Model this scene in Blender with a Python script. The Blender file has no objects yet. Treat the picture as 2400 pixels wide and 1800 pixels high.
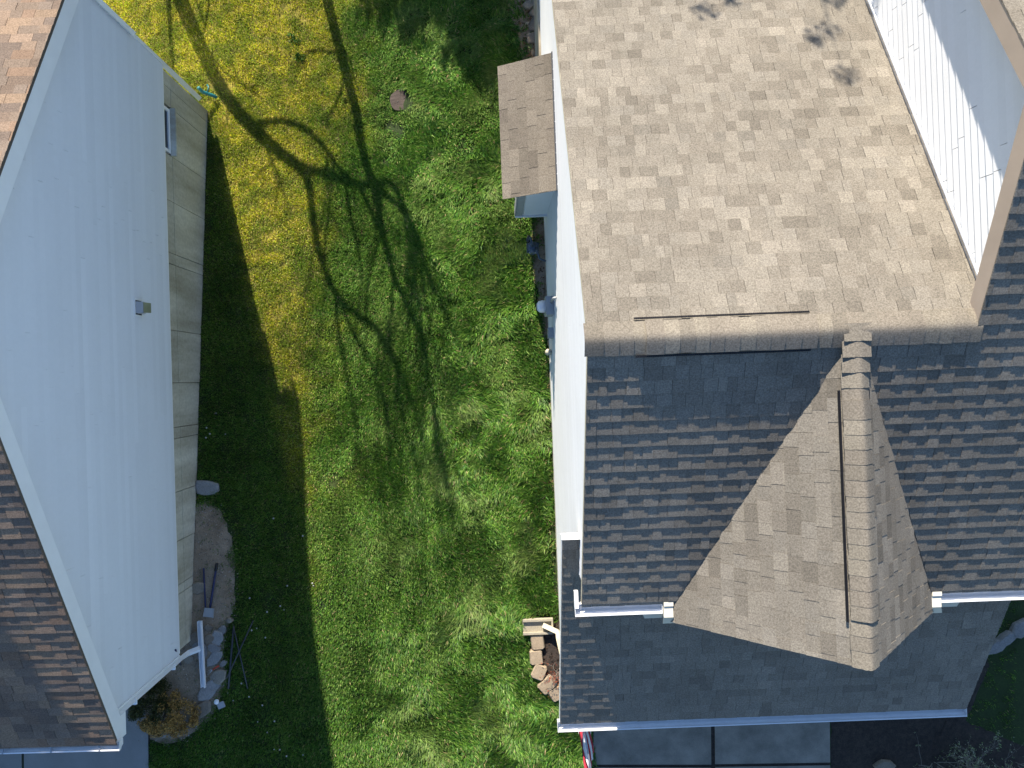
import bpy, math, random
import numpy as np
from mathutils import Vector, Matrix, Quaternion

random.seed(7)
RNG = np.random.default_rng(11)
scene = bpy.context.scene
COL = scene.collection

# ------------------------------------------------------------------ camera
CAM_Z = 12.6          # metres above the lawn by the right-hand house
F = 1700.0            # focal length in photo pixels (2400 wide)
NX, NY = 1165.0, 890.0
cam_d = bpy.data.cameras.new("camera")
cam_d.sensor_width = 36.0
cam_d.lens = F / 2400.0 * 36.0
cam_d.shift_x = (1200 - NX) / 2400.0
cam_d.shift_y = -(900 - NY) / 2400.0
cam_d.clip_start = 0.1
cam_d.clip_end = 500
cam = bpy.data.objects.new("camera", cam_d)
cam.location = (0, 0, CAM_Z)
cam.rotation_euler = (0, 0, 0)
COL.objects.link(cam)
scene.camera = cam

# ------------------------------------------------------------------ sky, sun, exposure
SUN_AZ = math.radians(15.0)     # light travels down the picture and a little to the right
SUN_EL = math.radians(28.8)
w = bpy.data.worlds.new("World")
scene.world = w
w.use_nodes = True
nt = w.node_tree
sky = nt.nodes.new("ShaderNodeTexSky")
sky.sky_type = 'NISHITA'
sky.sun_disc = False
sky.sun_elevation = SUN_EL
sky.sun_rotation = -SUN_AZ
sky.air_density = 1.0
sky.dust_density = 0.2
sky.ozone_density = 4.5
bg = nt.nodes["Background"]
bg.inputs[1].default_value = 0.095
nt.links.new(sky.outputs[0], bg.inputs[0])
sun_d = bpy.data.lights.new("sun", 'SUN')
sun_d.energy = 5.0
sun_d.angle = math.radians(0.53)
sun_d.color = (1.0, 0.905, 0.77)
sun = bpy.data.objects.new("sun", sun_d)
LIGHT = Vector((math.sin(SUN_AZ) * math.cos(SUN_EL), -math.cos(SUN_AZ) * math.cos(SUN_EL), -math.sin(SUN_EL)))
sun.rotation_euler = LIGHT.to_track_quat('-Z', 'Y').to_euler()
sun.location = (-6, 20, 25)
COL.objects.link(sun)
scene.view_settings.view_transform = 'Standard'
scene.view_settings.look = 'None'
scene.view_settings.exposure = 1.22
scene.view_settings.gamma = 1.0
scene.view_settings.use_curve_mapping = False
scene.cycles.max_bounces = 4
scene.cycles.diffuse_bounces = 2


# ------------------------------------------------------------------ noise and terrain
def _hash(ix, iy, s):
    h = (ix.astype(np.int64) * 374761393 + iy.astype(np.int64) * 668265263 + s * 974634777) & 0xFFFFFFFF
    h = ((h ^ (h >> 13)) * 1274126177) & 0xFFFFFFFF
    return ((h ^ (h >> 16)) & 0xFFFF) / 65535.0


def vnoise(x, y, s=0):
    x = np.asarray(x, float); y = np.asarray(y, float)
    ix = np.floor(x); iy = np.floor(y)
    fx = x - ix; fy = y - iy
    fx = fx * fx * (3 - 2 * fx); fy = fy * fy * (3 - 2 * fy)
    a = _hash(ix, iy, s); b = _hash(ix + 1, iy, s); c = _hash(ix, iy + 1, s); d = _hash(ix + 1, iy + 1, s)
    return (a * (1 - fx) + b * fx) * (1 - fy) + (c * (1 - fx) + d * fx) * fy


def fbm(x, y, s=0, o=3):
    v = 0; a = .5; t = 0
    for k in range(o):
        v = v + a * vnoise(x * 2 ** k + 17.3 * k, y * 2 ** k - 9.1 * k, s + k); t += a; a *= .5
    return v / t


def sst(a, b, x):
    t = np.clip((np.asarray(x, float) - a) / (b - a), 0, 1)
    return t * t * (3 - 2 * t)


def ground_z(x, y):
    x = np.asarray(x, float); y = np.asarray(y, float)
    g = np.interp(y, [-40, -9, -4.3, 5.1, 9, 40], [.55, .55, .5, -.85, -1.2, -1.6])
    wgt = 1 - sst(-4.6, 0.3, x)
    dip = -.26 * np.exp(-((x + 2.6) / 1.25) ** 2) * sst(-3.5, -.8, y)
    tuft = .095 * (fbm(x * 2.3, y * 2.3, 91, 2) - .5) * sst(-2.8, -.8, x) * sst(.85, .45, x)
    tuft = tuft + .05 * (vnoise(x * 6.5, y * 6.5, 93) - .5) * sst(-3.2, -.8, x) * sst(.85, .45, x)
    return g * wgt + dip + tuft + 0.03 * (fbm(x * .7, y * .7, 3) - .5) * sst(.9, .2, x)


def gz(x, y):
    return float(ground_z(x, y))


def at(px, py, D):
    """photo pixel at a depth below the camera -> world point"""
    return Vector(((px - NX) * D / F, -(py - NY) * D / F, CAM_Z - D))


def pg(px, py, dz=0.0):
    """photo pixel -> point on the ground"""
    D = 12.6
    for _ in range(12):
        p = at(px, py, D)
        D = CAM_Z - gz(p.x, p.y)
    p = at(px, py, D)
    p.z += dz
    return p


# ------------------------------------------------------------------ materials
def new_mat(name):
    m = bpy.data.materials.new(name)
    m.use_nodes = True
    n = m.node_tree.nodes
    return m, n, m.node_tree.links, n["Principled BSDF"]


def mat(name, col, rough=.7, var=.12, scale=6.0, bump=0.0, bscale=80.0, metal=0.0, spec=.5, stretch=None, col2=None, attr=False,
        fine=0.0, fscale=120.0, contrast=None):
    m, n, l, b = new_mat(name)
    tc = n.new("ShaderNodeTexCoord")
    mp = n.new("ShaderNodeMapping")
    l.new(tc.outputs["Object"], mp.inputs[0])
    if stretch:
        mp.inputs["Scale"].default_value = stretch
    nz = n.new("ShaderNodeTexNoise")
    nz.inputs["Scale"].default_value = scale
    nz.inputs["Detail"].default_value = 5
    nz.inputs["Roughness"].default_value = .62
    l.new(mp.outputs[0], nz.inputs["Vector"])
    rp = n.new("ShaderNodeValToRGB")
    lo, hi = contrast or (.3, .7)
    rp.color_ramp.elements[0].position = lo
    rp.color_ramp.elements[1].position = hi
    c2 = col2 or tuple(min(1, c * (1 + var)) for c in col)
    c1 = tuple(c * (1 - var) for c in col) if col2 is None else col
    rp.color_ramp.elements[0].color = (*c1, 1)
    rp.color_ramp.elements[1].color = (*c2, 1)
    l.new(nz.outputs[0], rp.inputs[0])
    out = rp.outputs[0]
    if attr:
        at_ = n.new("ShaderNodeAttribute")
        at_.attribute_name = "tone"
        mx = n.new("ShaderNodeMix"); mx.data_type = 'RGBA'; mx.blend_type = 'MULTIPLY'
        mx.inputs["Factor"].default_value = 1
        l.new(out, mx.inputs["A"]); l.new(at_.outputs["Color"], mx.inputs["B"])
        out = mx.outputs["Result"]
    if fine:
        fz = n.new("ShaderNodeTexNoise")
        fz.inputs["Scale"].default_value = fscale
        fz.inputs["Detail"].default_value = 3
        fz.inputs["Roughness"].default_value = .75
        l.new(tc.outputs["Object"], fz.inputs["Vector"])
        mr = n.new("ShaderNodeMapRange")
        mr.inputs["From Min"].default_value = .3; mr.inputs["From Max"].default_value = .7
        mr.inputs["To Min"].default_value = 1 - fine; mr.inputs["To Max"].default_value = 1 + fine
        l.new(fz.outputs[0], mr.inputs["Value"])
        mx = n.new("ShaderNodeMix"); mx.data_type = 'RGBA'; mx.blend_type = 'MULTIPLY'
        mx.inputs["Factor"].default_value = 1
        l.new(out, mx.inputs["A"]); l.new(mr.outputs[0], mx.inputs["B"])
        out = mx.outputs["Result"]
    l.new(out, b.inputs["Base Color"])
    b.inputs["Roughness"].default_value = rough
    b.inputs["Metallic"].default_value = metal
    b.inputs["Specular IOR Level"].default_value = spec
    if bump:
        bz = n.new("ShaderNodeTexNoise")
        bz.inputs["Scale"].default_value = bscale
        bz.inputs["Detail"].default_value = 4
        l.new(tc.outputs["Object"], bz.inputs["Vector"])
        bp = n.new("ShaderNodeBump")
        bp.inputs["Strength"].default_value = bump
        bp.inputs["Distance"].default_value = .01
        l.new(bz.outputs[0], bp.inputs["Height"])
        l.new(bp.outputs[0], b.inputs["Normal"])
    return m


def foliage_mat(name, translucent=.3, rough=.55, spec=.3):
    m, n, l, b = new_mat(name)
    a = n.new("ShaderNodeAttribute"); a.attribute_name = "tone"
    l.new(a.outputs["Color"], b.inputs["Base Color"])
    b.inputs["Roughness"].default_value = rough
    b.inputs["Specular IOR Level"].default_value = spec
    t = n.new("ShaderNodeBsdfTranslucent")
    l.new(a.outputs["Color"], t.inputs["Color"])
    mx = n.new("ShaderNodeMixShader"); mx.inputs[0].default_value = translucent
    l.new(b.outputs[0], mx.inputs[1]); l.new(t.outputs[0], mx.inputs[2])
    l.new(mx.outputs[0], n["Material Output"].inputs["Surface"])
    return m


M = {}
M['shingle'] = mat("shingle_taupe", (.192, .174, .146), .92, .13, .8, .4, 220, spec=.15, attr=True, fine=.42, fscale=62)
M['shingle_brown'] = mat("shingle_brown", (.186, .143, .112), .92, .12, 1.6, .35, 260, spec=.15, attr=True, fine=.40, fscale=62)
M['deck'] = mat("roof_deck", (.10, .085, .07), .9, .1)
M['siding'] = mat("white_siding", (.755, .77, .785), .5, .03, 1.2, 0, spec=.35, attr=True, fine=.02, fscale=20)
M['siding_shade'] = mat("white_vinyl_siding", (.765, .785, .815), .5, .02, .9, 0, spec=.35, attr=True, fine=.015, fscale=14)
M['trim'] = mat("white_trim", (.88, .89, .90), .4, .03, 4, 0)
M['gutter'] = mat("white_gutter", (.80, .81, .82), .35, .05, 5, 0, fine=.03, fscale=30)
M['fascia'] = mat("tan_fascia", (.36, .295, .24), .6, .07, 3, .05, 60)
M['beige'] = mat("beige_metal", (.56, .51, .38), .5, .08, 8)
M['concrete'] = mat("foundation_concrete", (.33, .30, .225), .9, .1, 2.2, .35, 55, stretch=(1, 1, .16), col2=(.60, .575, .49),
                    attr=True, fine=.14, fscale=18, contrast=(.32, .66))
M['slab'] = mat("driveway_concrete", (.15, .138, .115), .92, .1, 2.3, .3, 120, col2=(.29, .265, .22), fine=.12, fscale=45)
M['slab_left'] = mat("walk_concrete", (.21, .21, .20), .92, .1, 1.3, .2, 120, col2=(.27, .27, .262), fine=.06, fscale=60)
M['soil'] = mat("lawn_soil", (.7, .7, .7), .95, .1, 2.6, .6, 40, col2=(1.25, 1.2, 1.15), attr=True, fine=.4, fscale=30)
M['gravel_bed'] = mat("gravel_dirt", (.24, .175, .11), .95, .1, 2.4, .8, 60, col2=(.40, .31, .22), fine=.3, fscale=60)
M['mulch'] = mat("dark_mulch", (.018, .014, .011), .95, .1, 14, 1.0, 50, col2=(.05, .036, .027), fine=.4, fscale=50)
M['stone'] = mat("flat_stone", (.21, .20, .185), .9, .14, 5, .5, 50, attr=True, fine=.2, fscale=40)
M['block'] = mat("wall_block", (.30, .24, .17), .95, .14, 6, .5, 50, attr=True, fine=.28, fscale=55)
M['splash'] = mat("splash_block", (.32, .285, .215), .95, .1, 8, .5, 80, fine=.3, fscale=70)
M['black'] = mat("black_plastic", (.010, .010, .012), .45, .2, 10)
M['dark_metal'] = mat("dark_metal", (.035, .04, .05), .5, .2, 10)
M['navy'] = mat("navy_handle", (.02, .025, .09), .45, .15, 8)
M['steel'] = mat("steel", (.42, .43, .45), .35, .1, 10, metal=.7)
M['grey_paint'] = mat("grey_paint", (.36, .37, .38), .5, .08, 7)
M['meter_blue'] = mat("meter_grey_blue", (.07, .095, .13), .5, .15, 9)
M['vent'] = mat("vent_grey", (.36, .37, .38), .55, .08, 7)
M['cream'] = mat("cream_metal", (.72, .68, .56), .5, .06, 9)
M['olive'] = mat("vent_flap", (.40, .40, .22), .55, .08, 9)
M['teal'] = mat("teal_plastic", (.01, .15, .16), .4, .15, 12)
M['red'] = mat("red_handle", (.5, .06, .03), .45, .1, 10)
M['wood_lid'] = mat("weathered_lid", (.045, .033, .027), .9, .2, 5, .6, 60, stretch=(1, 6, 1), col2=(.11, .083, .068), fine=.25, fscale=50)
M['bark'] = mat("bark", (.09, .07, .055), .95, .2, 6, .6, 30)
M['twig'] = mat("grey_twig", (.20, .18, .15), .9, .15, 9)
M['white_flag'] = mat("flag_white", (.78, .79, .82), .8, .05, 12)
M['red_flag'] = mat("flag_red", (.42, .025, .045), .8, .1, 12)
M['blue_flag'] = mat("flag_blue", (.03, .06, .25), .8, .1, 12)
M['foliage'] = foliage_mat("leaf_colours")
M['grass'] = foliage_mat("grass_blades", .35, .5, .3)
M['litter'] = foliage_mat("dry_leaves", .15, .8, .1)
M['seed'] = mat("dandelion_clock", (.36, .36, .35), .9, .05, 30)


def glass_mat():
    m, n, l, b = new_mat("window_glass")
    b.inputs["Base Color"].default_value = (.012, .015, .02, 1)
    b.inputs["Roughness"].default_value = .06
    b.inputs["Specular IOR Level"].default_value = .7
    return m


M['glass'] = glass_mat()


# ------------------------------------------------------------------ mesh collector
class MB:
    def __init__(s):
        s.v = []; s.f = []; s.c = []; s.sm = []

    def add(s, verts, faces, tone=(1, 1, 1), smooth=False):
        o = len(s.v)
        s.v.extend([tuple(p) for p in verts])
        s.c.extend([tone] * len(verts))
        for f in faces:
            s.f.append(tuple(i + o for i in f)); s.sm.append(smooth)

    def prism(s, top, down, tone=(1, 1, 1), bottom=True):
        """top: polygon of points, down: vector or list of bottom points"""
        k = len(top)
        top = [Vector(p) for p in top]
        bot = [p + down for p in top] if isinstance(down, Vector) else [Vector(p) for p in down]
        nrm = Vector((0, 0, 0))
        for i in range(k):
            a, b = top[i], top[(i + 1) % k]
            nrm += a.cross(b)
        if nrm.dot(top[0] - bot[0]) < 0:
            top.reverse(); bot.reverse()
        faces = [tuple(range(k))]
        if bottom:
            faces.append(tuple(range(2 * k - 1, k - 1, -1)))
        for i in range(k):
            j = (i + 1) % k
            faces.append((j, i, k + i, k + j))
        s.add(top + bot, faces, tone)

    def box(s, c, size, rot=None, tone=(1, 1, 1)):
        hx, hy, hz = [q / 2 for q in size]
        pts = [Vector((x, y, hz)) for x, y in ((-hx, -hy), (hx, -hy), (hx, hy), (-hx, hy))]
        bot = [Vector((p.x, p.y, -hz)) for p in pts]
        R = rot if rot is not None else Matrix.Identity(3)
        c = Vector(c)
        s.prism([R @ p + c for p in pts], [R @ p + c for p in bot], tone)

    def beam(s, a, b, w_, h_, up=Vector((0, 0, 1)), tone=(1, 1, 1)):
        """box from a to b, w_ across, h_ along up"""
        a = Vector(a); b = Vector(b)
        d = (b - a).normalized()
        side = d.cross(up).normalized()
        u = side.cross(d).normalized()
        q = [(-w_ / 2, -h_ / 2), (w_ / 2, -h_ / 2), (w_ / 2, h_ / 2), (-w_ / 2, h_ / 2)]
        top = [b + side * x + u * y for x, y in q]
        bot = [a + side * x + u * y for x, y in q]
        s.prism(top, bot, tone)

    def tube(s, path, radii, n=8, tone=(1, 1, 1), cap=True, smooth=True, square=None):
        path = [Vector(p) for p in path]
        if not hasattr(radii, '__len__'):
            radii = [radii] * len(path)
        rings = []
        ref = None
        for i, p in enumerate(path):
            d = (path[min(i + 1, len(path) - 1)] - path[max(i - 1, 0)])
            d = d.normalized() if d.length > 1e-9 else Vector((0, 0, 1))
            if ref is None:
                ref = d.orthogonal().normalized() if abs(d.z) > .9 else d.cross(Vector((0, 0, 1))).normalized()
            ref = (ref - d * ref.dot(d)).normalized()
            o = d.cross(ref).normalized()
            if square:
                aw, ah = square
                ring = [p + ref * x * aw / 2 + o * y * ah / 2 for x, y in ((-1, -1), (1, -1), (1, 1), (-1, 1))]
            else:
                ring = [p + (ref * math.cos(6.28318 * k / n) + o * math.sin(6.28318 * k / n)) * radii[i] for k in range(n)]
            rings.append(ring)
        m = len(rings[0])
        vs = [q for r in rings for q in r]
        fs = []
        for i in range(len(rings) - 1):
            for k in range(m):
                a = i * m + k; b = i * m + (k + 1) % m
                fs.append((a, b, b + m, a + m))
        if cap:
            fs.append(tuple(range(m - 1, -1, -1)))
            fs.append(tuple(range((len(rings) - 1) * m, len(rings) * m)))
        s.add(vs, fs, tone, smooth and not square)

    def lathe(s, c, prof, n=16, axis=Vector((0, 0, 1)), tone=(1, 1, 1), smooth=True):
        q = Vector((0, 0, 1)).rotation_difference(axis.normalized())
        vs = []; fs = []
        for r, h in prof:
            for k in range(n):
                a = 6.28318 * k / n
                vs.append(Vector(c) + q @ Vector((r * math.cos(a), r * math.sin(a), h)))
        for i in range(len(prof) - 1):
            for k in range(n):
                a = i * n + k; b = i * n + (k + 1) % n
                fs.append((a, b, b + n, a + n))
        fs.append(tuple(range((len(prof) - 1) * n, len(prof) * n)))
        fs.append(tuple(range(n - 1, -1, -1)))
        s.add(vs, fs, tone, smooth)

    def mesh(s, name):
        me = bpy.data.meshes.new(name)
        me.from_pydata(s.v, [], s.f)
        a = me.attributes.new("tone", 'FLOAT_COLOR', 'POINT')
        c = np.ones((len(s.v), 4), np.float32)
        if s.c:
            c[:, :3] = np.array(s.c, np.float32)
        a.data.foreach_set("color", c.ravel())
        me.polygons.foreach_set("use_smooth", s.sm)
        me.update()
        return me

    def build(s, name, material, parent=None, offset=None):
        me = s.mesh(name)
        me.materials.append(M[material] if isinstance(material, str) else material)
        o = bpy.data.objects.new(name, me)
        COL.objects.link(o)
        if parent is not None:
            o.parent = parent
        if offset is not None:
            o.location = offset
        return o


def tag(o, label=None, cat=None, group=None, kind=None):
    if label: o["label"] = label
    if cat: o["category"] = cat
    if group: o["group"] = group
    if kind: o["kind"] = kind
    return o


def empty(name, loc, rz=0.0):
    o = bpy.data.objects.new(name, None)
    o.location = loc
    o.rotation_euler = (0, 0, rz)
    o.empty_display_size = .3
    COL.objects.link(o)
    return o


def copy_tree(o, parent=None):
    c = o.copy(); COL.objects.link(c); c.parent = parent
    for ch in list(o.children):
        copy_tree(ch, c)
    return c


def thing_at(mb, name, material, base, label, cat, group=None):
    """one-mesh thing whose vertices were made in world space: origin moved to its base"""
    base = Vector(base)
    mb.v = [(x - base.x, y - base.y, z - base.z) for x, y, z in mb.v]
    o = mb.build(name, material)
    o.location = base
    return tag(o, label, cat, group)


# ------------------------------------------------------------------ clipping and coursed surfaces
def clip_convex(poly, clip):
    area = sum(clip[i][0] * clip[(i + 1) % len(clip)][1] - clip[(i + 1) % len(clip)][0] * clip[i][1] for i in range(len(clip)))
    if area < 0:
        clip = clip[::-1]
    out = poly
    for i in range(len(clip)):
        a = clip[i]; b = clip[(i + 1) % len(clip)]
        ex, ey = b[0] - a[0], b[1] - a[1]
        inp = out; out = []
        if not inp:
            return []
        for j in range(len(inp)):
            p = inp[j]; q = inp[(j + 1) % len(inp)]
            dp = ex * (p[1] - a[1]) - ey * (p[0] - a[0])
            dq = ex * (q[1] - a[1]) - ey * (q[0] - a[0])
            if dp >= 0:
                out.append(p)
            if (dp >= 0) != (dq >= 0):
                k = dp / (dp - dq)
                out.append((p[0] + (q[0] - p[0]) * k, p[1] + (q[1] - p[1]) * k))
    return out


def poly_area(p):
    return abs(sum(p[i][0] * p[(i + 1) % len(p)][1] - p[(i + 1) % len(p)][0] * p[i][1] for i in range(len(p)))) / 2


def shingle_courses(P0, es, et, n, regions, e, tmin, tmax, smin, smax, rng, tones, wr=(.11, .27), butt=(.006, .003), gap=.0012, lift=0.0, spread=.085):
    """lay overlapping tabs down a slope; returns list of (MB, centroid, area)"""
    out = []
    es = Vector(es); et = Vector(et); n = Vector(n); P0 = Vector(P0)
    k0 = math.floor(tmin / e); k1 = math.ceil(tmax / e)
    for k in range(k0, k1 + 1):
        ta = k * e; tb = (k + 1) * e
        s = smin - rng.uniform(0, .3)
        ctone = rng.uniform(.98, 1.02)
        prev = None
        raised = rng.random() < .5
        while s < smax:
            wd = rng.uniform(*wr)
            if raised:
                wd *= .85
            extra = (butt[1] if raised else 0.0) + rng.uniform(0, .0012)
            rise = butt[0]
            tn = tones[int(rng.integers(len(tones)))]
            sc_ = ctone * (1 + spread * float(np.clip(rng.normal(), -2, 2))); tn = tuple(c * sc_ for c in tn)
            jl, jr = rng.uniform(-.0035, .0035, 2)
            quad = [(s + gap, ta - .012), (s + wd - gap, ta - .012), (s + wd - gap + rng.uniform(-.002, .002), tb + jr),
                    (s + wd * .5, tb + (jl + jr) / 2 + rng.uniform(-.002, .002)), (s + gap, tb + jl)]
            for reg in regions:
                c = clip_convex(quad, reg)
                if len(c) < 3:
                    continue
                ar = poly_area(c)
                if ar < 4e-5:
                    continue

                def hh(p):
                    return lift + .0015 + extra + rise * max(-.1, min(1.05, (p[1] - ta) / e))
                top = [P0 + es * p[0] + et * p[1] + n * hh(p) for p in c]
                bot = [P0 + es * p[0] + et * p[1] + n * (lift - .004) for p in c]
                mb = MB()
                mb.prism(top, bot, tn, bottom=False)
                cen = sum(top, Vector()) / len(top)
                out.append((mb, cen, ar))
            s += wd
            raised = not raised if rng.random() < .8 else raised
    return out


def pixel_of(p):
    D = CAM_Z - p.z
    return NX + p.x * F / D, NY - p.y * F / D, D


def emit_pieces(pieces, root_m, roof, name, material, limit, normals=None):
    """the pieces that show largest become objects, the rest one joined part"""
    scored = []
    for mb, cen, ar, n in pieces:
        wp = root_m @ cen
        x, y, D = pixel_of(wp)
        view = (Vector((0, 0, CAM_Z)) - wp).normalized()
        wn = root_m.to_3x3() @ n
        sc = ar / (D * D) * max(0, view.dot(wn))
        if not (-10 < x < 2410 and -10 < y < 1810):
            sc *= 1e-4
        scored.append((sc, len(scored), mb))
    scored.sort(reverse=True)
    rest = MB()
    for i, (sc, _, mb) in enumerate(scored):
        if i < limit and sc > 1e-6:
            mb.build(name, material, roof)
        else:
            o = len(rest.v)
            rest.v += mb.v; rest.c += mb.c; rest.sm += mb.sm
            rest.f += [tuple(q + o for q in f) for f in mb.f]
    if rest.v:
        r = rest.build(name + "_field", material, roof)
        r["kind"] = "stuff"


def gutter_mesh(a, b, out, w_=.15, h_=.085, caps=(True, True)):
    """open K-style trough from a to b (top back edge), out = outward horizontal unit vector"""
    a = Vector(a); b = Vector(b); out = Vector(out).normalized(); z = Vector((0, 0, 1))
    prof = [(0, 0), (0, -h_), (w_ * .62, -h_), (w_ * .78, -h_ * .62), (w_, -h_ * .45), (w_, 0), (w_ - .016, 0), (w_ - .016, -.008),
            (w_ - .007, -.008), (w_ - .007, -h_ * .43), (w_ * .75, -h_ * .58), (w_ * .6, -h_ + .006), (.006, -h_ + .006), (.006, 0)]
    mb = MB()
    pa = [a + out * x + z * y for x, y in prof]
    pb = [b + out * x + z * y for x, y in prof]
    k = len(prof)
    vs = pa + pb
    fs = [(i, (i + 1) % k, (i + 1) % k + k, i + k) for i in range(k)]
    mb.add(vs, fs)
    d = (b - a).normalized()
    outer = [(0, 0), (0, -h_), (w_ * .62, -h_), (w_ * .78, -h_ * .62), (w_, -h_ * .45), (w_, 0)]
    if caps[0]:
        mb.prism([a + out * x * 1.01 + z * y * 1.01 - d * .004 for x, y in outer], d * .004)
    if caps[1]:
        mb.prism([b + out * x * 1.01 + z * y * 1.01 + d * .004 for x, y in outer], d * -.004)
    return mb


def ridge_caps(pts_fn, length, e, half, roof, material, tones, rng, lift_fn, drop_fn):
    """bent cap shingles along a ridge: pts_fn(d, x, h) -> point, d along, x across"""
    k = 0
    d = 0.0
    while d < length:
        l = min(e * rng.uniform(.93, 1.07), length - d)
        lift = lift_fn(d)
        drop = drop_fn(d)
        hw = half * rng.uniform(.97, 1.03)
        tn = tones[int(rng.integers(len(tones)))]
        sc_ = rng.uniform(.95, 1.05); tn = tuple(c * sc_ for c in tn)
        mb = MB()
        N = 12
        top0 = []; top1 = []; bot0 = []; bot1 = []
        for i in range(N + 1):
            x = -hw + 2 * hw * i / N
            ax = abs(x)
            r = .036
            y = -drop * (math.sqrt(ax * ax + r * r) - r)
            top0.append(pts_fn(d - .03, x, y + lift + .004))
            top1.append(pts_fn(d + l + rng.uniform(-.003, .003), x, y + lift + .0095))
            bot0.append(pts_fn(d - .03, x, y + lift - .002))
            bot1.append(pts_fn(d + l, x, y + lift + .0025))
        m = N + 1
        vs = top0 + top1 + bot0 + bot1
        mb.add(top0 + top1, [(i, i + 1, m + i + 1, m + i) for i in range(N)], tn, True)
        fs = []
        for i in range(N):
            fs.append((2 * m + i, 3 * m + i, 3 * m + i + 1, 2 * m + i + 1))
            fs.append((m + i, m + i + 1, 3 * m + i + 1, 3 * m + i))
            fs.append((i + 1, i, 2 * m + i, 2 * m + i + 1))
        fs.append((0, m, 3 * m, 2 * m)); fs.append((N, 2 * m + N, 3 * m + N, m + N))
        mb.add(vs, fs, tn)
        mb.build("ridge_cap", material, roof)
        d += l
        k += 1


# ================================================================== GROUND
def turf_yellow(X, Y, px, py):
    """0 green .. 1 yellow: thin yellow turf toward the left house, long green grass to the right"""
    xe = np.interp(py, [-200, 0, 300, 600, 900, 1200, 1500, 1800], [900, 860, 800, 770, 760, 740, 740, 770])
    n1 = fbm(X * 1.1, Y * 1.1, 7); n2 = fbm(X * 3.1, Y * 3.1, 17)
    yel = sst(-70, 150, (xe - px) + 190 * (n1 - .5) + 150 * (n2 - .5))
    yel = yel * np.interp(py, [-200, 850, 1250, 1800], [1.0, 1.0, .62, .42])
    yel = yel * (.42 + .58 * sst(.34, .58, fbm(X * 5.0, Y * 5.0, 19)))
    edge_ = 505 + (py - 235) * .22          # left house's cast shadow edge; its shade is put into the turf colour
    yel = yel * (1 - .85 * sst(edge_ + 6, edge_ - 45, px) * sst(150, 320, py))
    return yel * (1 - .6 * sst(690, 600, px) * sst(650, 1000, py))  # lower shaded strip by the left house: yellow cut to paint its shade


def make_ground():
    xs = np.concatenate([np.linspace(-80, -12, 14), np.arange(-11, 11.01, .12), np.linspace(12, 80, 14)])
    ys = np.concatenate([np.linspace(-80, -12, 14), np.arange(-11, 12.01, .12), np.linspace(13, 80, 14)])
    X, Y = np.meshgrid(xs, ys)
    Z = ground_z(X, Y)
    v = np.stack([X.ravel(), Y.ravel(), Z.ravel()], 1)
    nx, ny = len(xs), len(ys)
    f = []
    for j in range(ny - 1):
        for i in range(nx - 1):
            a = j * nx + i
            f.append((a, a + 1, a + nx + 1, a + nx))
    mb = MB(); mb.add(v.tolist(), f, smooth=True)
    D = CAM_Z - Z.ravel()
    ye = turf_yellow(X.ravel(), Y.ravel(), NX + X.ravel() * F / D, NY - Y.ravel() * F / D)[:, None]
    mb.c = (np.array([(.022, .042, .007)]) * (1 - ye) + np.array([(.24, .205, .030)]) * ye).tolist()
    o = mb.build("ground", 'soil')
    tag(o, kind="structure")


make_ground()


def draped(name, polypx, material, dz, n=26, edge=.0, kind="structure", label=None, cat=None):
    """sheet laid on the ground inside an outline given on the ground"""
    pts = [pg(x, y) for x, y in polypx]
    # densify outline with small irregularities
    out = []
    for i in range(len(pts)):
        a, b = pts[i], pts[(i + 1) % len(pts)]
        m = max(1, int((b - a).length / .12))
        for j in range(m):
            p = a.lerp(b, j / m)
            r = edge
            p = p + Vector((random.uniform(-r, r), random.uniform(-r, r), 0))
            out.append(p)
    c = sum(out, Vector()) / len(out)
    rings = 7
    vs = []; fs = []
    m = len(out)
    for k in range(rings):
        t = 1 - k / rings
        for p in out:
            q = c.lerp(p, t)
            h = dz * (1.0 if k else .2) + (0.012 * random.random() if k and edge else 0)
            vs.append((q.x, q.y, gz(q.x, q.y) + h))
    vs.append((c.x, c.y, gz(c.x, c.y) + dz))
    for k in range(rings - 1):
        for i in range(m):
            j = (i + 1) % m
            fs.append((k * m + i, k * m + j, (k + 1) * m + j, (k + 1) * m + i))
    for i in range(m):
        fs.append(((rings - 1) * m + i, (rings - 1) * m + (i + 1) % m, rings * m))
    mb = MB(); mb.add(vs, fs, smooth=True)
    o = mb.build(name, material)
    tag(o, label, cat, kind=kind)
    return o


GRAVEL = [(452, 1180), (488, 1172), (522, 1195), (542, 1260), (553, 1340), (550, 1420), (534, 1470), (522, 1530), (532, 1600), (512, 1655),
          (476, 1700), (425, 1738), (392, 1748), (300, 1712), (300, 1560), (425, 1545), (440, 1450), (448, 1300)]
BED = [(1242, 1482), (1270, 1470), (1345, 1440), (1345, 1660), (1300, 1628), (1262, 1590), (1246, 1540)]
LITTER = [(1205, -330), (1330, -330), (1310, 170), (1225, 150), (1205, 120), (1192, 40)]
WALLSOIL = [(1244, 512), (1300, 500), (1300, 800), (1275, 790), (1262, 700), (1246, 630)]
BACKBED = [(1945, 1660), (2560, 1400), (2560, 2000), (1945, 2000)]
draped("gravel_path", GRAVEL, 'gravel_bed', .012, edge=.03)
draped("planting_bed", BED, 'mulch', .03, edge=.02)
draped("leaf_bed", LITTER, 'gravel_bed', .012, edge=.04)
draped("soil_strip", WALLSOIL, 'gravel_bed', .012, edge=.04)
draped("mulch_bed", [(1948, 1600), (2225, 1600), (2300, 1510), (2318, 1560), (2262, 1690), (2420, 1755), (2420, 1960), (1948, 1960)], 'mulch', .02, edge=.02)


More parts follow.
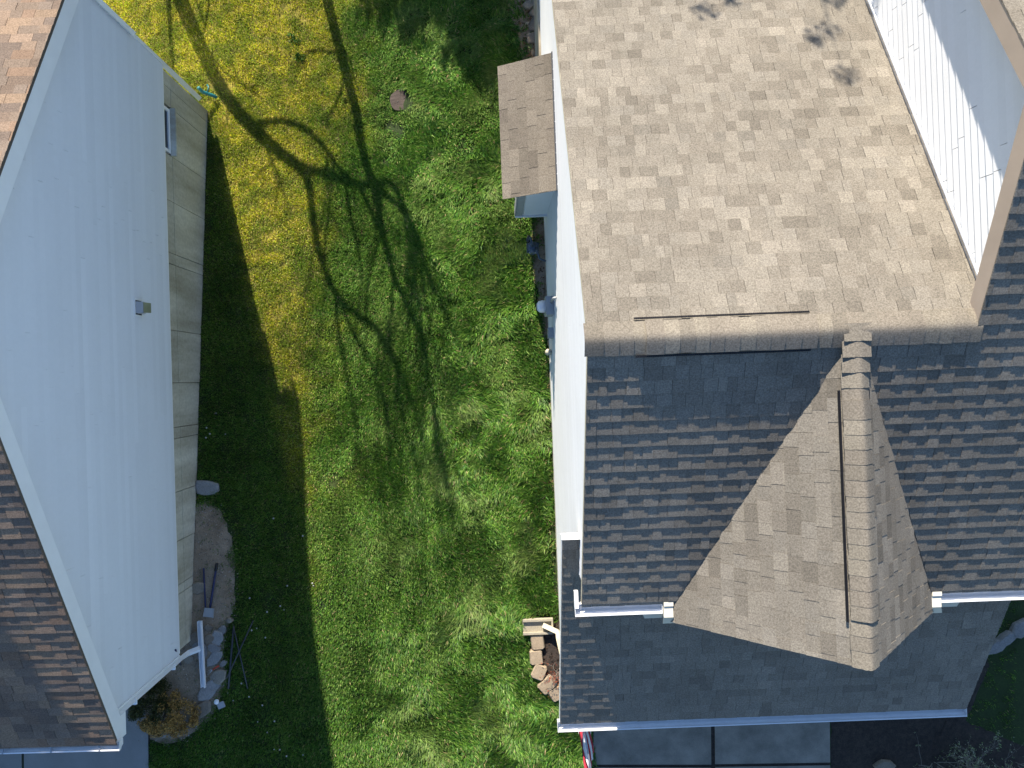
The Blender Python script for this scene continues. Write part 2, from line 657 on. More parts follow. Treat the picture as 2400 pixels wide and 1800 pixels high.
# concrete drives -----------------------------------------------------------
def drive(name, rects, material, h, label=None):
    root = empty(name, (0, 0, 0))
    root["kind"] = "structure"
    c = None
    bed_ = []
    for poly in rects:
        mb = MB()
        top = []
        for x, y in poly:
            p = pg(x, y)
            top.append(Vector((p.x, p.y, p.z + h)))
        if c is None:
            c = top[0].copy(); root.location = c
        mb.prism([p - c for p in top], Vector((0, 0, -.12)))
        mb.build("slab", material, root)
        bed_ += top
    x0, x1 = min(p.x for p in bed_) + .02, max(p.x for p in bed_) - .02
    y0, y1 = min(p.y for p in bed_) + .02, max(p.y for p in bed_) - .02
    zb = min(p.z for p in bed_)
    mb = MB()
    mb.prism([Vector((x0, y0, zb - .012)) - c, Vector((x1, y0, zb - .012)) - c, Vector((x1, y1, zb - .012)) - c, Vector((x0, y1, zb - .012)) - c], Vector((0, 0, -.1)))
    mb.build("joint_filler", 'mulch', root)
    return root


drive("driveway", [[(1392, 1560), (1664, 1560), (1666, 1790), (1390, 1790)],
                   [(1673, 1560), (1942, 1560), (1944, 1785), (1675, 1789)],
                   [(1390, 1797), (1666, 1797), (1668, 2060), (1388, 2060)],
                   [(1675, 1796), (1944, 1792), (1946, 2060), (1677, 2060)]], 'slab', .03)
drive("side_walk", [[(57, 1560), (330, 1600), (348, 1700), (353, 1960), (60, 1960)],
                    [(-260, 1560), (51, 1560), (54, 1960), (-260, 1960)]], 'slab_left', .03)


# ================================================================== RIGHT HOUSE
TH = math.radians(2.2)
RU, RV = 3.5, 0.0
r_root = empty("taupe_roofed_house", (RU * math.cos(TH) + RV * math.sin(TH), RU * math.sin(TH) - RV * math.cos(TH), 0), TH)
tag(r_root, "white sided house with taupe shingle roofs and a front cross gable", "house")
bpy.context.view_layer.update()
r_m = Matrix.Translation(r_root.location) @ Matrix.Rotation(TH, 4, 'Z')


def R(u, v, z):
    return Vector((u - RU, -(v - RV), z))


RIDGE_Z, RIDGE_V = 5.67, -.35
EAVE_V = 2.66
PM = .5
WALL_U = .927
SEC_U, SEC_WALL = 4.625, 4.81
PEAK_V = -2.26
PEAK_Z = RIDGE_Z + PM * (RIDGE_V - PEAK_V)
XG_U, XG_W, XG_V = 3.46, 1.54, 2.89
PX = 1.02
LOW_V0, LOW_Z0, LOW_V1, PL = 1.93, 3.98, 4.86, .54
LOW_UL, LOW_UR = .72, 6.40
cm, sm = 1 / math.hypot(1, PM), PM / math.hypot(1, PM)
cx, sx = 1 / math.hypot(1, PX), PX / math.hypot(1, PX)
cl, sl = 1 / math.hypot(1, PL), PL / math.hypot(1, PL)
EXPO = .152
rs = np.random.default_rng(5)
TONES = [(1.0, 1.0, 1.0), (1.06, 1.055, 1.045), (.90, .885, .87), (1.04, 1.03, 1.02), (.97, .96, .945), (.87, .855, .84), (1.08, 1.075, 1.06), (1.02, 1.01, 1.0)]
BUTT_FRONT = (.0096, .0036)

# decks
roof = MB()


def deck(pts, n):
    n = Vector(n)
    roof.prism([p - n * .006 for p in pts], n * -.05)


n_back = Vector((0, sm, cm)); n_front = Vector((0, -sm, cm))
UL = .90
BACK_V = -7.2
deck([R(UL, RIDGE_V, RIDGE_Z), R(SEC_WALL + .1, RIDGE_V, RIDGE_Z), R(SEC_WALL + .1, BACK_V, RIDGE_Z - PM * (RIDGE_V - BACK_V)),
      R(UL, BACK_V, RIDGE_Z - PM * (RIDGE_V - BACK_V))], n_back)
deck([R(UL, RIDGE_V, RIDGE_Z), R(8.2, RIDGE_V, RIDGE_Z), R(8.2, EAVE_V, RIDGE_Z - PM * (EAVE_V - RIDGE_V)),
      R(UL, EAVE_V, RIDGE_Z - PM * (EAVE_V - RIDGE_V))], n_front)
deck([R(SEC_U, PEAK_V, PEAK_Z), R(8.2, PEAK_V, PEAK_Z), R(8.2, RIDGE_V - .01, RIDGE_Z + .005), R(SEC_U, RIDGE_V - .01, RIDGE_Z + .005)], n_front)
deck([R(SEC_U, PEAK_V, PEAK_Z), R(8.2, PEAK_V, PEAK_Z), R(8.2, -6.6, PEAK_Z - PM * (PEAK_V + 6.6)), R(SEC_U, -6.6, PEAK_Z - PM * (PEAK_V + 6.6))], n_back)
n_xl = Vector((-sx, 0, cx)); n_xr = Vector((sx, 0, cx))
for sgn, nn in ((-1, n_xl), (1, n_xr)):
    deck([R(XG_U, RIDGE_V, RIDGE_Z), R(XG_U, XG_V, RIDGE_Z), R(XG_U + sgn * XG_W, XG_V, RIDGE_Z - PX * XG_W),
          R(XG_U + sgn * XG_W, RIDGE_V + PX / PM * XG_W, RIDGE_Z - PX * XG_W)], nn)
n_low = Vector((0, -sl, cl))
deck([R(LOW_UL, LOW_V0, LOW_Z0), R(LOW_UR, LOW_V0, LOW_Z0), R(LOW_UR, LOW_V1, LOW_Z0 - PL * (LOW_V1 - LOW_V0)), R(LOW_UL, LOW_V1, LOW_Z0 - PL * (LOW_V1 - LOW_V0))], n_low)
r_roof = roof.build("roof", 'deck', r_root)

pieces = []


def lay(P0, es, et, n, regions, tmin, tmax, smin, smax, wr=(.095, .215), butt=(.0065, .0035), e=EXPO, tones=TONES, spread=.075):
    for mb, cen, ar in shingle_courses(P0, es, et, n, regions, e, tmin, tmax, smin, smax, rs, tones, wr, butt, spread=spread):
        pieces.append((mb, cen, ar, Vector(n)))


o0 = R(0, RIDGE_V, RIDGE_Z)
tE = (EAVE_V + .02 - RIDGE_V) / cm
tB = (RIDGE_V - BACK_V) / cm
# back slope
lay(o0, (1, 0, 0), (0, cm, -sm), n_back, [[(UL - .02, .02), (SEC_WALL, .02), (SEC_WALL, tB), (UL - .02, tB)]], 0, tB, UL - .02, SEC_WALL)
# front slope, left and right of the cross gable, and its continuation up the taller section
wE = (EAVE_V + .02 - RIDGE_V) * PM / PX
lay(o0, (1, 0, 0), (0, -cm, -sm), n_front,
    [[(UL - .02, .02), (XG_U, .02), (XG_U - wE - .015, tE), (UL - .02, tE)],
     [(XG_U, .02), (8.2, .02), (8.2, tE), (XG_U + wE + .015, tE)],
     [(SEC_U - .02, (PEAK_V - RIDGE_V) / cm + .02), (8.2, (PEAK_V - RIDGE_V) / cm + .02), (8.2, .02), (SEC_U - .02, .02)]],
    (PEAK_V - RIDGE_V) / cm, tE, UL - .02, 8.2, butt=BUTT_FRONT, spread=.045)
# back of the taller section
o1 = R(0, PEAK_V, PEAK_Z)
tB2 = (PEAK_V + 6.6) / cm
lay(o1, (1, 0, 0), (0, cm, -sm), n_back, [[(SEC_U - .02, .0), (8.2, .0), (8.2, tB2), (SEC_U - .02, tB2)]], 0, tB2, SEC_U - .02, 8.2)
# cross gable slopes (s runs to the front)
o2 = R(XG_U, 0, RIDGE_Z)
tX = XG_W / cx + .02
vV = RIDGE_V + PX / PM * XG_W
for sgn, nn in ((-1, n_xl), (1, n_xr)):
    lay(o2, (0, -1, 0), (sgn * cx, 0, -sx), nn, [[(RIDGE_V - .02, 0), (XG_V + .02, 0), (XG_V + .02, tX), (vV - .03, tX)]], 0, tX, RIDGE_V, XG_V + .02,
        wr=(.14, .30), butt=(.008, .0035), spread=.09)
# lower front roof
o3 = R(0, LOW_V0, LOW_Z0)
tL = (LOW_V1 + .02 - LOW_V0) / cl
lay(o3, (1, 0, 0), (0, -cl, -sl), n_low, [[(LOW_UL - .02, 0), (LOW_UR + .02, 0), (LOW_UR + .02, tL), (LOW_UL - .02, tL)]], 0, tL, LOW_UL - .02, LOW_UR + .02,
    butt=(.0085, .003), e=.145, wr=(.11, .24), spread=.045)
# bay roof
BAY_V0, BAY_V1, BAY_Z0, BAY_Z1, BAY_U = -4.34, -2.53, 2.87, 2.50, .195
bl = math.hypot(WALL_U - BAY_U, BAY_Z0 - BAY_Z1)
cb, sb = (WALL_U - BAY_U) / bl, (BAY_Z0 - BAY_Z1) / bl
n_bay = Vector((-sb, 0, cb))
bay = MB()
bay.prism([p - n_bay * .006 for p in (R(WALL_U, BAY_V0, BAY_Z0), R(WALL_U, BAY_V1, BAY_Z0), R(BAY_U, BAY_V1, BAY_Z1), R(BAY_U, BAY_V0, BAY_Z1))], n_bay * -.05)
bay_roof = bay.build("bay_roof", 'deck', r_root)
lay(R(WALL_U, 0, BAY_Z0), (0, -1, 0), (-cb, 0, -sb), n_bay, [[(BAY_V0 - .02, 0), (BAY_V1 + .02, 0), (BAY_V1 + .02, bl + .02), (BAY_V0 - .02, bl + .02)]], 0, bl, BAY_V0, BAY_V1 + .02,
    e=.142, wr=(.16, .32), butt=(.006, .003), tones=[(.88, .84, .80), (.96, .92, .88), (.80, .76, .73), (.92, .88, .84)])
emit_pieces(pieces, r_m, r_roof, "shingle", 'shingle', 300)

# ridge caps and ridge vents
CAPT = [(1.0, .98, .95), (1.1, 1.08, 1.03), (.88, .86, .83), (.98, .95, .92)]


def main_vent(d):
    u = .88 + d
    return .034 if 1.36 < u < 3.02 else .004


ridge_caps(lambda d, x, h: R(.88 + d, RIDGE_V + x, RIDGE_Z + h), 3.78, .147, .165, r_roof, 'shingle', CAPT, rs, main_vent, lambda d: PM)
ridge_caps(lambda d, x, h: R(XG_U + x, RIDGE_V - .03 + d, RIDGE_Z + h), XG_V + .02 - RIDGE_V + .03, .150, .135, r_roof, 'shingle', CAPT, rs,
           lambda d: .024 if .60 < d < 2.82 else .007, lambda d: PX * min(1, .12 + d / .55))
ridge_caps(lambda d, x, h: R(SEC_U + d, PEAK_V + x, PEAK_Z + h), 3.6, .147, .15, r_roof, 'shingle', CAPT, rs, lambda d: .004, lambda d: PM)


def vent_strip(a, b, out, down, nteeth):
    """black baffle of a ridge vent with open teeth"""
    mb = MB()
    a = Vector(a); b = Vector(b); out = Vector(out)
    L = (b - a).length; d = (b - a).normalized()
    mb.beam(a, b, .009, .022)
    for k in range(nteeth):
        p = a + d * (L * (k + .5) / nteeth) + out * .008
        mb.box(p, (.010, .012, .016), Matrix((d, out, d.cross(out))).transposed())
    mb.beam(a + out * .011 - Vector((0, 0, .006)), b + out * .011 - Vector((0, 0, .006)), .006, .012)
    return mb


zc = -PM * .165 + .028
vent_strip(R(1.34, RIDGE_V - .185, RIDGE_Z + zc), R(3.03, RIDGE_V - .185, RIDGE_Z + zc), (0, 1, 0), None, 95).build("ridge_vent", 'black', r_roof)
vent_strip(R(1.34, RIDGE_V + .175, RIDGE_Z + zc), R(3.03, RIDGE_V + .175, RIDGE_Z + zc), (0, -1, 0), None, 95).build("ridge_vent", 'black', r_roof)
zc = -PX * .13 + .034
for sg in (-1, 1):
    vent_strip(R(XG_U + sg * (.15 if sg < 0 else .128), RIDGE_V + .58, RIDGE_Z + zc), R(XG_U + sg * (.15 if sg < 0 else .128), RIDGE_V + 2.83, RIDGE_Z + zc), (sg, 0, 0), None, 120).build("ridge_vent", 'black', r_roof)

# walls -----------------------------------------------------------------------
wall = MB()
t_ = Vector((.16, 0, 0))


def main_under(v):
    return RIDGE_Z - PM * abs(v - RIDGE_V) - .075


body = [(-7.0, -.4), (2.42, -.4), (2.42, main_under(2.42)), (RIDGE_V, main_under(RIDGE_V)), (-7.0, main_under(-7.0))]
lowp = [(2.42, -.4), (4.52, -.4), (4.52, LOW_Z0 - PL * (4.52 - LOW_V0) - .08), (2.42, LOW_Z0 - PL * (2.42 - LOW_V0) - .08)]
wall.prism([R(WALL_U + .02, v, z) for v, z in body], t_)
wall.prism([R(WALL_U + .02, v, z) for v, z in lowp], t_)
# front, right and back walls
wall.prism([R(WALL_U + .2, 4.50, -.4), R(6.2, 4.50, -.4), R(6.2, 4.50, 2.40), R(WALL_U + .2, 4.50, 2.40)], Vector((0, .15, 0)))
wall.prism([R(6.2, 4.35, -.4), R(6.2, 2.3, -.4), R(6.2, 2.3, 3.6), R(6.2, 4.35, 2.40)], Vector((-.15, 0, 0)))
wall.prism([R(WALL_U + .2, 2.40, 2.6), R(8.0, 2.40, -.4), R(8.0, 2.40, main_under(2.4) - .02), R(WALL_U + .2, 2.40, main_under(2.4) - .02)], Vector((0, .15, 0)))
wall.prism([R(WALL_U + .2, -6.98, -.4), R(8.0, -6.98, -.4), R(8.0, -6.98, 2.2), R(WALL_U + .2, -6.98, 2.2)], Vector((0, -.15, 0)))
wall.prism([R(8.0, -6.9, -.4), R(8.0, 2.3, -.4), R(8.0, 2.3, 4.1), R(8.0, PEAK_V, PEAK_Z - .1), R(8.0, -6.9, 4.2)], Vector((-.15, 0, 0)))
# gable end of the cross gable
wall.prism([R(XG_U - 1.3, 2.62, RIDGE_Z - PX * 1.5), R(XG_U + 1.3, 2.62, RIDGE_Z - PX * 1.5), R(XG_U, 2.62, RIDGE_Z - .12)], Vector((0, .12, 0)))
# wall of the taller section
secp = [(RIDGE_V + .05, RIDGE_Z - .2), (RIDGE_V + .05, RIDGE_Z - .05), (PEAK_V, PEAK_Z - .1), (-6.5, PEAK_Z - PM * (PEAK_V + 6.5) - .1), (-6.5, RIDGE_Z - PM * (RIDGE_V + 6.5) - .2)]
wall.prism([R(SEC_WALL + .02, v, z) for v, z in secp], t_)
wall.build("wall", 'trim', r_root)

# siding on the gable wall (too fine to pick apart from above: one part)
sd = MB()
for reg in (body, lowp):
    reg2 = [(v, 8 - max(z, .26)) for v, z in reg]
    for mb, cen, ar in shingle_courses(R(WALL_U, 0, 8), (0, -1, 0), (0, 0, -1), (-1, 0, 0), [reg2], .1015, 8 - 5.7, 8 - .26, min(v for v, z in reg), max(v for v, z in reg), rs,
                                       [(1, 1, 1), (.985, .985, .98)], wr=(3.2, 3.66), butt=(.017, 0), spread=.006):
        o = len(sd.v); sd.v += mb.v; sd.c += mb.c; sd.sm += mb.sm; sd.f += [tuple(q + o for q in f) for f in mb.f]
tag(sd.build("siding", 'siding', r_root), kind="stuff")

# siding boards of the taller section's wall, each its own piece
sec_side = MB()
sec_side.prism([R(SEC_WALL + .012, v, z) for v, z in secp], Vector((.006, 0, 0)))
sec_wall = sec_side.build("upper_wall", 'siding', r_root)
top_line = [(RIDGE_V + .02, 8 - (RIDGE_Z - .09)), (PEAK_V, 8 - (PEAK_Z - .1)), (-6.5, 8 - (PEAK_Z - PM * (PEAK_V + 6.5) - .1)), (-6.5, 8 - (RIDGE_Z - PM * (RIDGE_V + 6.5) + .03))]
for mb, cen, ar in shingle_courses(R(SEC_WALL, 0, 8), (0, -1, 0), (0, 0, -1), (-1, 0, 0), [top_line], .1, 1.2, 6, -6.5, 0.0, rs,
                                   [(1, 1, 1), (.985, .985, .98)], wr=(1.9, 3.2), butt=(.014, 0), gap=.003, spread=.008):
    mb.build("siding_board", 'siding', sec_wall)
# flashing trim where that wall meets the slope
tr = MB()
a = R(SEC_WALL - .02, RIDGE_V + .02, RIDGE_Z + .012); b = R(SEC_WALL - .02, -6.5, RIDGE_Z - PM * (RIDGE_V + 6.5) + .03)
tr.beam(R(SEC_WALL - .03, RIDGE_V - .1, RIDGE_Z - .05 + .028), R(SEC_WALL - .03, -6.5, RIDGE_Z - PM * (RIDGE_V + 6.5) + .026), .016, .02)
tr.build("wall_trim", 'trim', r_root)
fl = MB()
fl.beam(R(SEC_WALL - .058, RIDGE_V - .1, RIDGE_Z - .05 + .012), R(SEC_WALL - .058, -6.5, RIDGE_Z - PM * (RIDGE_V + 6.5) + .012), .016, .012)
fl.build("flashing", 'dark_metal', r_root)

# rake boards of the taller section
rk = MB()
rk.beam(R(SEC_U, RIDGE_V + .03, RIDGE_Z - .125), R(SEC_U, PEAK_V, PEAK_Z - .11), .03, .19)
rk.build("rake_board", 'fascia', r_root)
rk = MB()
rk.beam(R(SEC_U, PEAK_V - .005, PEAK_Z - .11), R(SEC_U, -6.6, PEAK_Z - PM * (PEAK_V + 6.6) - .11), .03, .19)
rk.build("rake_board", 'fascia', r_root)
sf = MB()
sf.prism([R(SEC_U + .02, RIDGE_V - .05, RIDGE_Z - .02), R(SEC_WALL + .05, RIDGE_V - .05, RIDGE_Z - .02), R(SEC_WALL + .05, PEAK_V, PEAK_Z - .075), R(SEC_U + .02, PEAK_V, PEAK_Z - .075)], Vector((0, 0, -.02)))
sf.prism([R(SEC_U + .02, -6.5, PEAK_Z - PM * (PEAK_V + 6.5) - .075), R(SEC_WALL + .05, -6.5, PEAK_Z - PM * (PEAK_V + 6.5) - .075), R(SEC_WALL + .05, PEAK_V - .01, PEAK_Z - .08), R(SEC_U + .02, PEAK_V - .01, PEAK_Z - .08)], Vector((0, 0, -.02)))
sf.build("soffit", 'trim', r_root)

# drip edges along the left rake
de = MB()
de.beam(R(UL - .012, RIDGE_V, RIDGE_Z - .052), R(UL - .012, EAVE_V, RIDGE_Z - PM * (EAVE_V - RIDGE_V) - .052), .014, .06)
de.beam(R(UL - .012, RIDGE_V - .003, RIDGE_Z - .052), R(UL - .012, BACK_V, RIDGE_Z - PM * (RIDGE_V - BACK_V) - .052), .014, .06)
de.build("drip_edge", 'beige', r_root)
de = MB()
z1 = LOW_Z0 - PL * (LOW_V1 - LOW_V0)
de.beam(R(LOW_UL - .012, LOW_V0, LOW_Z0 - .085), R(LOW_UL - .012, LOW_V1, z1 - .085), .02, .12)
de.build("rake_trim", 'trim', r_root)
de = MB()
de.beam(R(LOW_UR - .015, LOW_V0, LOW_Z0 - .14), R(LOW_UR - .015, LOW_V1, z1 - .14), .02, .12)
de.build("rake_trim", 'trim', r_root)
de = MB()
de.box(R((LOW_UL + WALL_U) / 2 - .01, LOW_V0 - .03, LOW_Z0 - .03), (WALL_U - LOW_UL + .04, .05, .14))
de.build("flashing_cap", 'trim', r_root)
# cross gable rake boards
for sg in (-1, 1):
    de = MB()
    de.beam(R(XG_U + sg * .01, XG_V - .02, RIDGE_Z - .15), R(XG_U + sg * XG_W, XG_V - .02, RIDGE_Z - PX * XG_W - .15), .02, .12)
    de.build("rake_trim", 'trim', r_root)

# foundation
fd = MB()
fd.prism([R(WALL_U - .012, v, z) for v, z in ((-4.55, -.5), (4.5, -.5), (4.5, .24), (-4.55, .24))], Vector((.1, 0, 0)), (1.25, 1.25, 1.25))
fd.prism([R(WALL_U - .05, v, z) for v, z in ((-7.0, -.6), (-4.56, -.6), (-4.56, .95), (-7.0, .95))], Vector((.08, 0, 0)), (.75, .7, .66))
fd.build("foundation", 'concrete', r_root)

# gutters: upper left, upper right, lower ------------------------------------
ze = RIDGE_Z - PM * (EAVE_V - RIDGE_V) - .012
zl = LOW_Z0 - PL * (LOW_V1 - LOW_V0) - .012
xl = XG_U - XG_W
for a, b, z, v in ((UL - .09, xl - .10, ze, EAVE_V), (XG_U + XG_W + .07, 8.2, ze, EAVE_V), (LOW_UL - .05, LOW_UR + .03, zl, LOW_V1)):
    g = gutter_mesh(R(a, v - .015, z), R(b, v - .015, z), (0, -1, 0))
    g.build("gutter", 'gutter', r_root)
# return of the upper left gutter end, splash diverters and short downspouts by the cross gable
mb = MB()
mb.box(R(UL - .075, EAVE_V - .06, ze - .03), (.045, .20, .07))
mb.build("gutter_end", 'gutter', r_root)
for sg, uu in ((-1, xl - .03), (1, XG_U + XG_W + .01)):
    d_ = MB()
    d_.box(R(uu, EAVE_V + .085, ze - .015), (.11, .19, .05))
    d_.box(R(uu, EAVE_V + .02, ze + .015), (.11, .05, .025))
    d_.build("downspout_outlet", 'cream', r_root)
    d_ = MB()
    d_.prism([R(uu - .06, EAVE_V + .18, ze - .005), R(uu + .06, EAVE_V + .18, ze - .005), R(uu + .10, EAVE_V + .27, ze - .06), R(uu - .055, EAVE_V + .27, ze - .06)], Vector((0, -.006, -.01)))
    k = -sg
    d_.prism([R(uu - sg * -.08 * 1 + 0, EAVE_V + .135, ze - .03), R(uu + sg * .30, EAVE_V + .135, ze - .03), R(uu + sg * .27, EAVE_V + .20, ze - .05), R(uu + sg * .06, EAVE_V + .20, ze - .05)] if sg > 0 else
             [R(uu - .06, EAVE_V + .135, ze - .03), R(uu - .30, EAVE_V + .135, ze - .03), R(uu - .27, EAVE_V + .20, ze - .05), R(uu - .06, EAVE_V + .20, ze - .05)], Vector((0, 0, -.008)))
    d_.build("water_diverter", 'beige', r_root)
# left lower downspout: from the low gutter back to the wall and out at the foot
ds = MB()
ds.tube([R(WALL_U - .05, 4.42, 2.1), R(WALL_U - .05, 4.40, .35), R(WALL_U - .06, 4.34, .22), R(WALL_U - .30, 4.24, .14)], 1, square=(.08, .06))
ds.build("downspout", 'beige', r_root)

# bay window box ---------------------------------------------------------------
bz0, bz1 = .80, BAY_Z1 + .06
bu, bv0, bv1 = .405, -4.20, -2.66
bx = MB()
bx.prism([R(bu, bv0, bz0), R(WALL_U, bv0, bz0), R(WALL_U, bv1, bz0), R(bu, bv1, bz0)], Vector((0, 0, bz1 - bz0)))
bay_box = bx.build("bay_window", 'siding', r_root)
for v in (bv1 + .006,):
    for k in range(17):
        q = MB()
        z = bz0 + .06 + k * .1
        q.prism([R(bu + .12, v + .012, z), R(WALL_U - .015, v + .012, z), R(WALL_U - .015, v + .003, z + .098), R(bu + .12, v + .003, z + .098)], Vector((0, .006, 0)))
        q.build("siding_board", 'siding', bay_box)
q = MB()
q.box(R(bu + .055, bv1 + .012, (bz0 + bz1) / 2), (.10, .022, bz1 - bz0 - .01), tone=(.55, .52, .5))
q.box(R(bu - .01, bv1 + .012 - .06, (bz0 + bz1) / 2), (.02, .14, bz1 - bz0 - .01), tone=(.55, .52, .5))
q.build("corner_board", 'grey_paint', bay_box)
q = MB()
q.box(R((bu + WALL_U) / 2, bv1 + .02, bz0 + .015), (WALL_U - bu + .02, .04, .06))
q.build("bottom_trim", 'trim', bay_box)
q = MB()
q.prism([R(bu - .012, -4.0, 1.25), R(bu - .012, -2.85, 1.25), R(bu - .012, -2.85, 2.35), R(bu - .012, -4.0, 2.35)], Vector((.02, 0, 0)))
q.build("window_frame", 'trim', bay_box)
for k in range(2):
    q = MB()
    v0 = -3.95 + k * .54
    q.prism([R(bu - .018, v0, 1.3), R(bu - .018, v0 + .5, 1.3), R(bu - .018, v0 + .5, 2.3), R(bu - .018, v0, 2.3)], Vector((.006, 0, 0)))
    q.build("pane", 'glass', bay_box)
q = MB()
q.prism([R(WALL_U - .035, BAY_V0 - .02, BAY_Z0 + .025), R(WALL_U + .0, BAY_V0 - .02, BAY_Z0 + .035), R(WALL_U + .0, BAY_V1 + .02, BAY_Z0 + .035), R(WALL_U - .035, BAY_V1 + .02, BAY_Z0 + .025)], Vector((0, 0, -.03)))
q.build("bay_flashing", 'dark_metal', r_root)
for k in range(13):
    q = MB()
    v = BAY_V0 + .08 + k * .14
    q.lathe(R(WALL_U - .018, v, BAY_Z0 + .03), [(.009, 0), (.007, .006)], 8)
    q.build("nail_head", 'steel', r_root)


# ================================================================== LEFT HOUSE
TL = math.radians(1.65)
LU, LV = -7.0, -.5
l_root = empty("brown_roofed_house", (LU * math.cos(TL) + LV * math.sin(TL), LU * math.sin(TL) - LV * math.cos(TL), 0), TL)
tag(l_root, "white gabled house with brown shingles above a bare concrete foundation", "house")
l_m = Matrix.Translation(l_root.location) @ Matrix.Rotation(TL, 4, 'Z')


def L(u, v, z):
    return Vector((u - LU, -(v - LV), z))


def Lw(u, v, z):
    return l_m @ L(u, v, z)


LWALL = -5.177
LEDGE = -5.0
LP = .5
LR_V, LR_Z = -.78, 5.99
LE_V = 4.50
LB_V = -6.05
SB_Z = 1.10
lc, ls = 1 / math.hypot(1, LP), LP / math.hypot(1, LP)
nf, nb = Vector((0, -ls, lc)), Vector((0, ls, lc))
rf = MB()
FAR = -11.5
rf.prism([p - nf * .006 for p in (L(LEDGE, LR_V, LR_Z), L(FAR, LR_V, LR_Z), L(FAR, LE_V, LR_Z - LP * (LE_V - LR_V)), L(LEDGE, LE_V, LR_Z - LP * (LE_V - LR_V)))], nf * -.05)
rf.prism([p - nb * .006 for p in (L(LEDGE, LR_V, LR_Z), L(FAR, LR_V, LR_Z), L(FAR, LB_V, LR_Z - LP * (LR_V - LB_V)), L(LEDGE, LB_V, LR_Z - LP * (LR_V - LB_V)))], nb * -.05)
l_roof = rf.build("roof", 'deck', l_root)
pieces = []
BT = [(1, 1, 1), (1.15, 1.1, 1.05), (.82, .8, .8), (1.05, .95, .88), (.9, .92, .95), (.75, .76, .80), (1.22, 1.15, 1.05)]
tf = (LE_V + .02 - LR_V) / lc
lo = L(0, LR_V, LR_Z)
for et, n, tt in (((0, -lc, -ls), nf, tf), ((0, lc, -ls), nb, (LR_V - LB_V) / lc + .02)):
    for mb, cen, ar in shingle_courses(lo, (1, 0, 0), et, n, [[(FAR, 0), (LEDGE + .02, 0), (LEDGE + .02, tt), (FAR, tt)]], .137, 0, tt, FAR, LEDGE + .02, rs, BT,
                                       (.13, .30), (.0096, .0036) if n is nf else (.006, .003), spread=.06):
        pieces.append((mb, cen, ar, Vector(n)))
emit_pieces(pieces, l_m, l_roof, "shingle", 'shingle_brown', 300)

# walls: gable polygon, the boards on it, foundation panels
lw = MB()
gab = [(-5.157, SB_Z), (4.216, SB_Z), (4.216, LR_Z - LP * (4.216 - LR_V) - .09), (LR_V, LR_Z - .09), (-5.157, LR_Z - LP * (LR_V + 5.157) - .09)]
lw.prism([L(LWALL - .016, v, z) for v, z in gab], Vector((-.16, 0, 0)))
for v in (4.20, -5.0):
    lw.prism([L(LWALL - .18, v, 0), L(FAR + .2, v, 0), L(FAR + .2, v, 3.35), L(LWALL - .18, v, 3.35)], Vector((0, .14, 0)))
lw.prism([L(FAR + .2, v, z) for v, z in ((-5, 0), (4.2, 0), (4.2, 3.35), (LR_V, 6.0), (-5, 3.6))], Vector((.15, 0, 0)))
l_wall = lw.build("wall", 'siding_shade', l_root)
greg = [(v, 8 - z) for v, z in gab]
for mb, cen, ar in shingle_courses(L(LWALL, 0, 8), (0, -1, 0), (0, 0, -1), (1, 0, 0), [greg], .1016, 8 - 6.2, 8 - SB_Z, -5.157, 4.216, rs,
                                   [(1, 1, 1), (.995, .995, .995), (1.004, 1.004, 1.004)], wr=(2.2, 3.66), butt=(.014, 0), gap=.0014, spread=.012):
    mb.build("siding_board", 'siding_shade', l_wall)
# rake boards, soffit
for (v0, z0_), (v1, z1_) in (((LR_V + .01, LR_Z), (LE_V, LR_Z - LP * (LE_V - LR_V))), ((LR_V - .01, LR_Z), (LB_V, LR_Z - LP * (LR_V - LB_V)))):
    q = MB()
    q.beam(L(LEDGE - .02, v0, z0_ - .17), L(LEDGE - .02, v1, z1_ - .17), .03, .22)
    q.build("rake_board", 'trim', l_root)
q = MB()
q.prism([L(LEDGE - .04, LR_V, LR_Z - .09), L(LWALL - .05, LR_V, LR_Z - .09), L(LWALL - .05, LE_V, LR_Z - LP * (LE_V - LR_V) - .09), L(LEDGE - .04, LE_V, LR_Z - LP * (LE_V - LR_V) - .09)], Vector((0, 0, -.02)))
q.prism([L(LEDGE - .04, LR_V - .002, LR_Z - .09), L(LWALL - .05, LR_V - .002, LR_Z - .09), L(LWALL - .05, LB_V, LR_Z - LP * (LR_V - LB_V) - .09), L(LEDGE - .04, LB_V, LR_Z - LP * (LR_V - LB_V) - .09)], Vector((0, 0, -.02)))
q.build("soffit", 'trim', l_root)
zel = LR_Z - LP * (LE_V - LR_V)
q = MB()
q.box(L(LEDGE - .10, LE_V - .13, zel - .22), (.17, .30, .16))
q.build("eave_return", 'trim', l_root)
# front gutter with hangers
g = gutter_mesh(L(FAR, LE_V - .015, zel - .025), L(LEDGE + .03, LE_V - .015, zel - .025), (0, -1, 0), .12, .10)
l_gut = g.build("gutter", 'gutter', l_root)
for k in range(8):
    q = MB()
    q.box(L(LEDGE - .22 - k * .62, LE_V + .045, zel - .03), (.022, .12, .012))
    q.build("gutter_hanger", 'steel', l_gut)
# starter strip under the siding
q = MB()
q.prism([L(LWALL + .004, v, z) for v, z in ((-5.15, SB_Z - .05), (4.21, SB_Z - .05), (4.21, SB_Z - .003), (-5.15, SB_Z - .003))], Vector((-.1, 0, 0)))
q.build("starter_strip", 'trim', l_root)
# corner boards
q = MB()
q.box(L(LWALL - .02, 4.235, (SB_Z + 3.35) / 2), (.10, .035, 3.35 - SB_Z))
q.build("corner_board", 'trim', l_root)
q = MB()
q.box(L(LWALL - .02, -5.175, (SB_Z + 3.6) / 2), (.10, .035, 3.6 - SB_Z))
q.build("corner_board", 'trim', l_root)

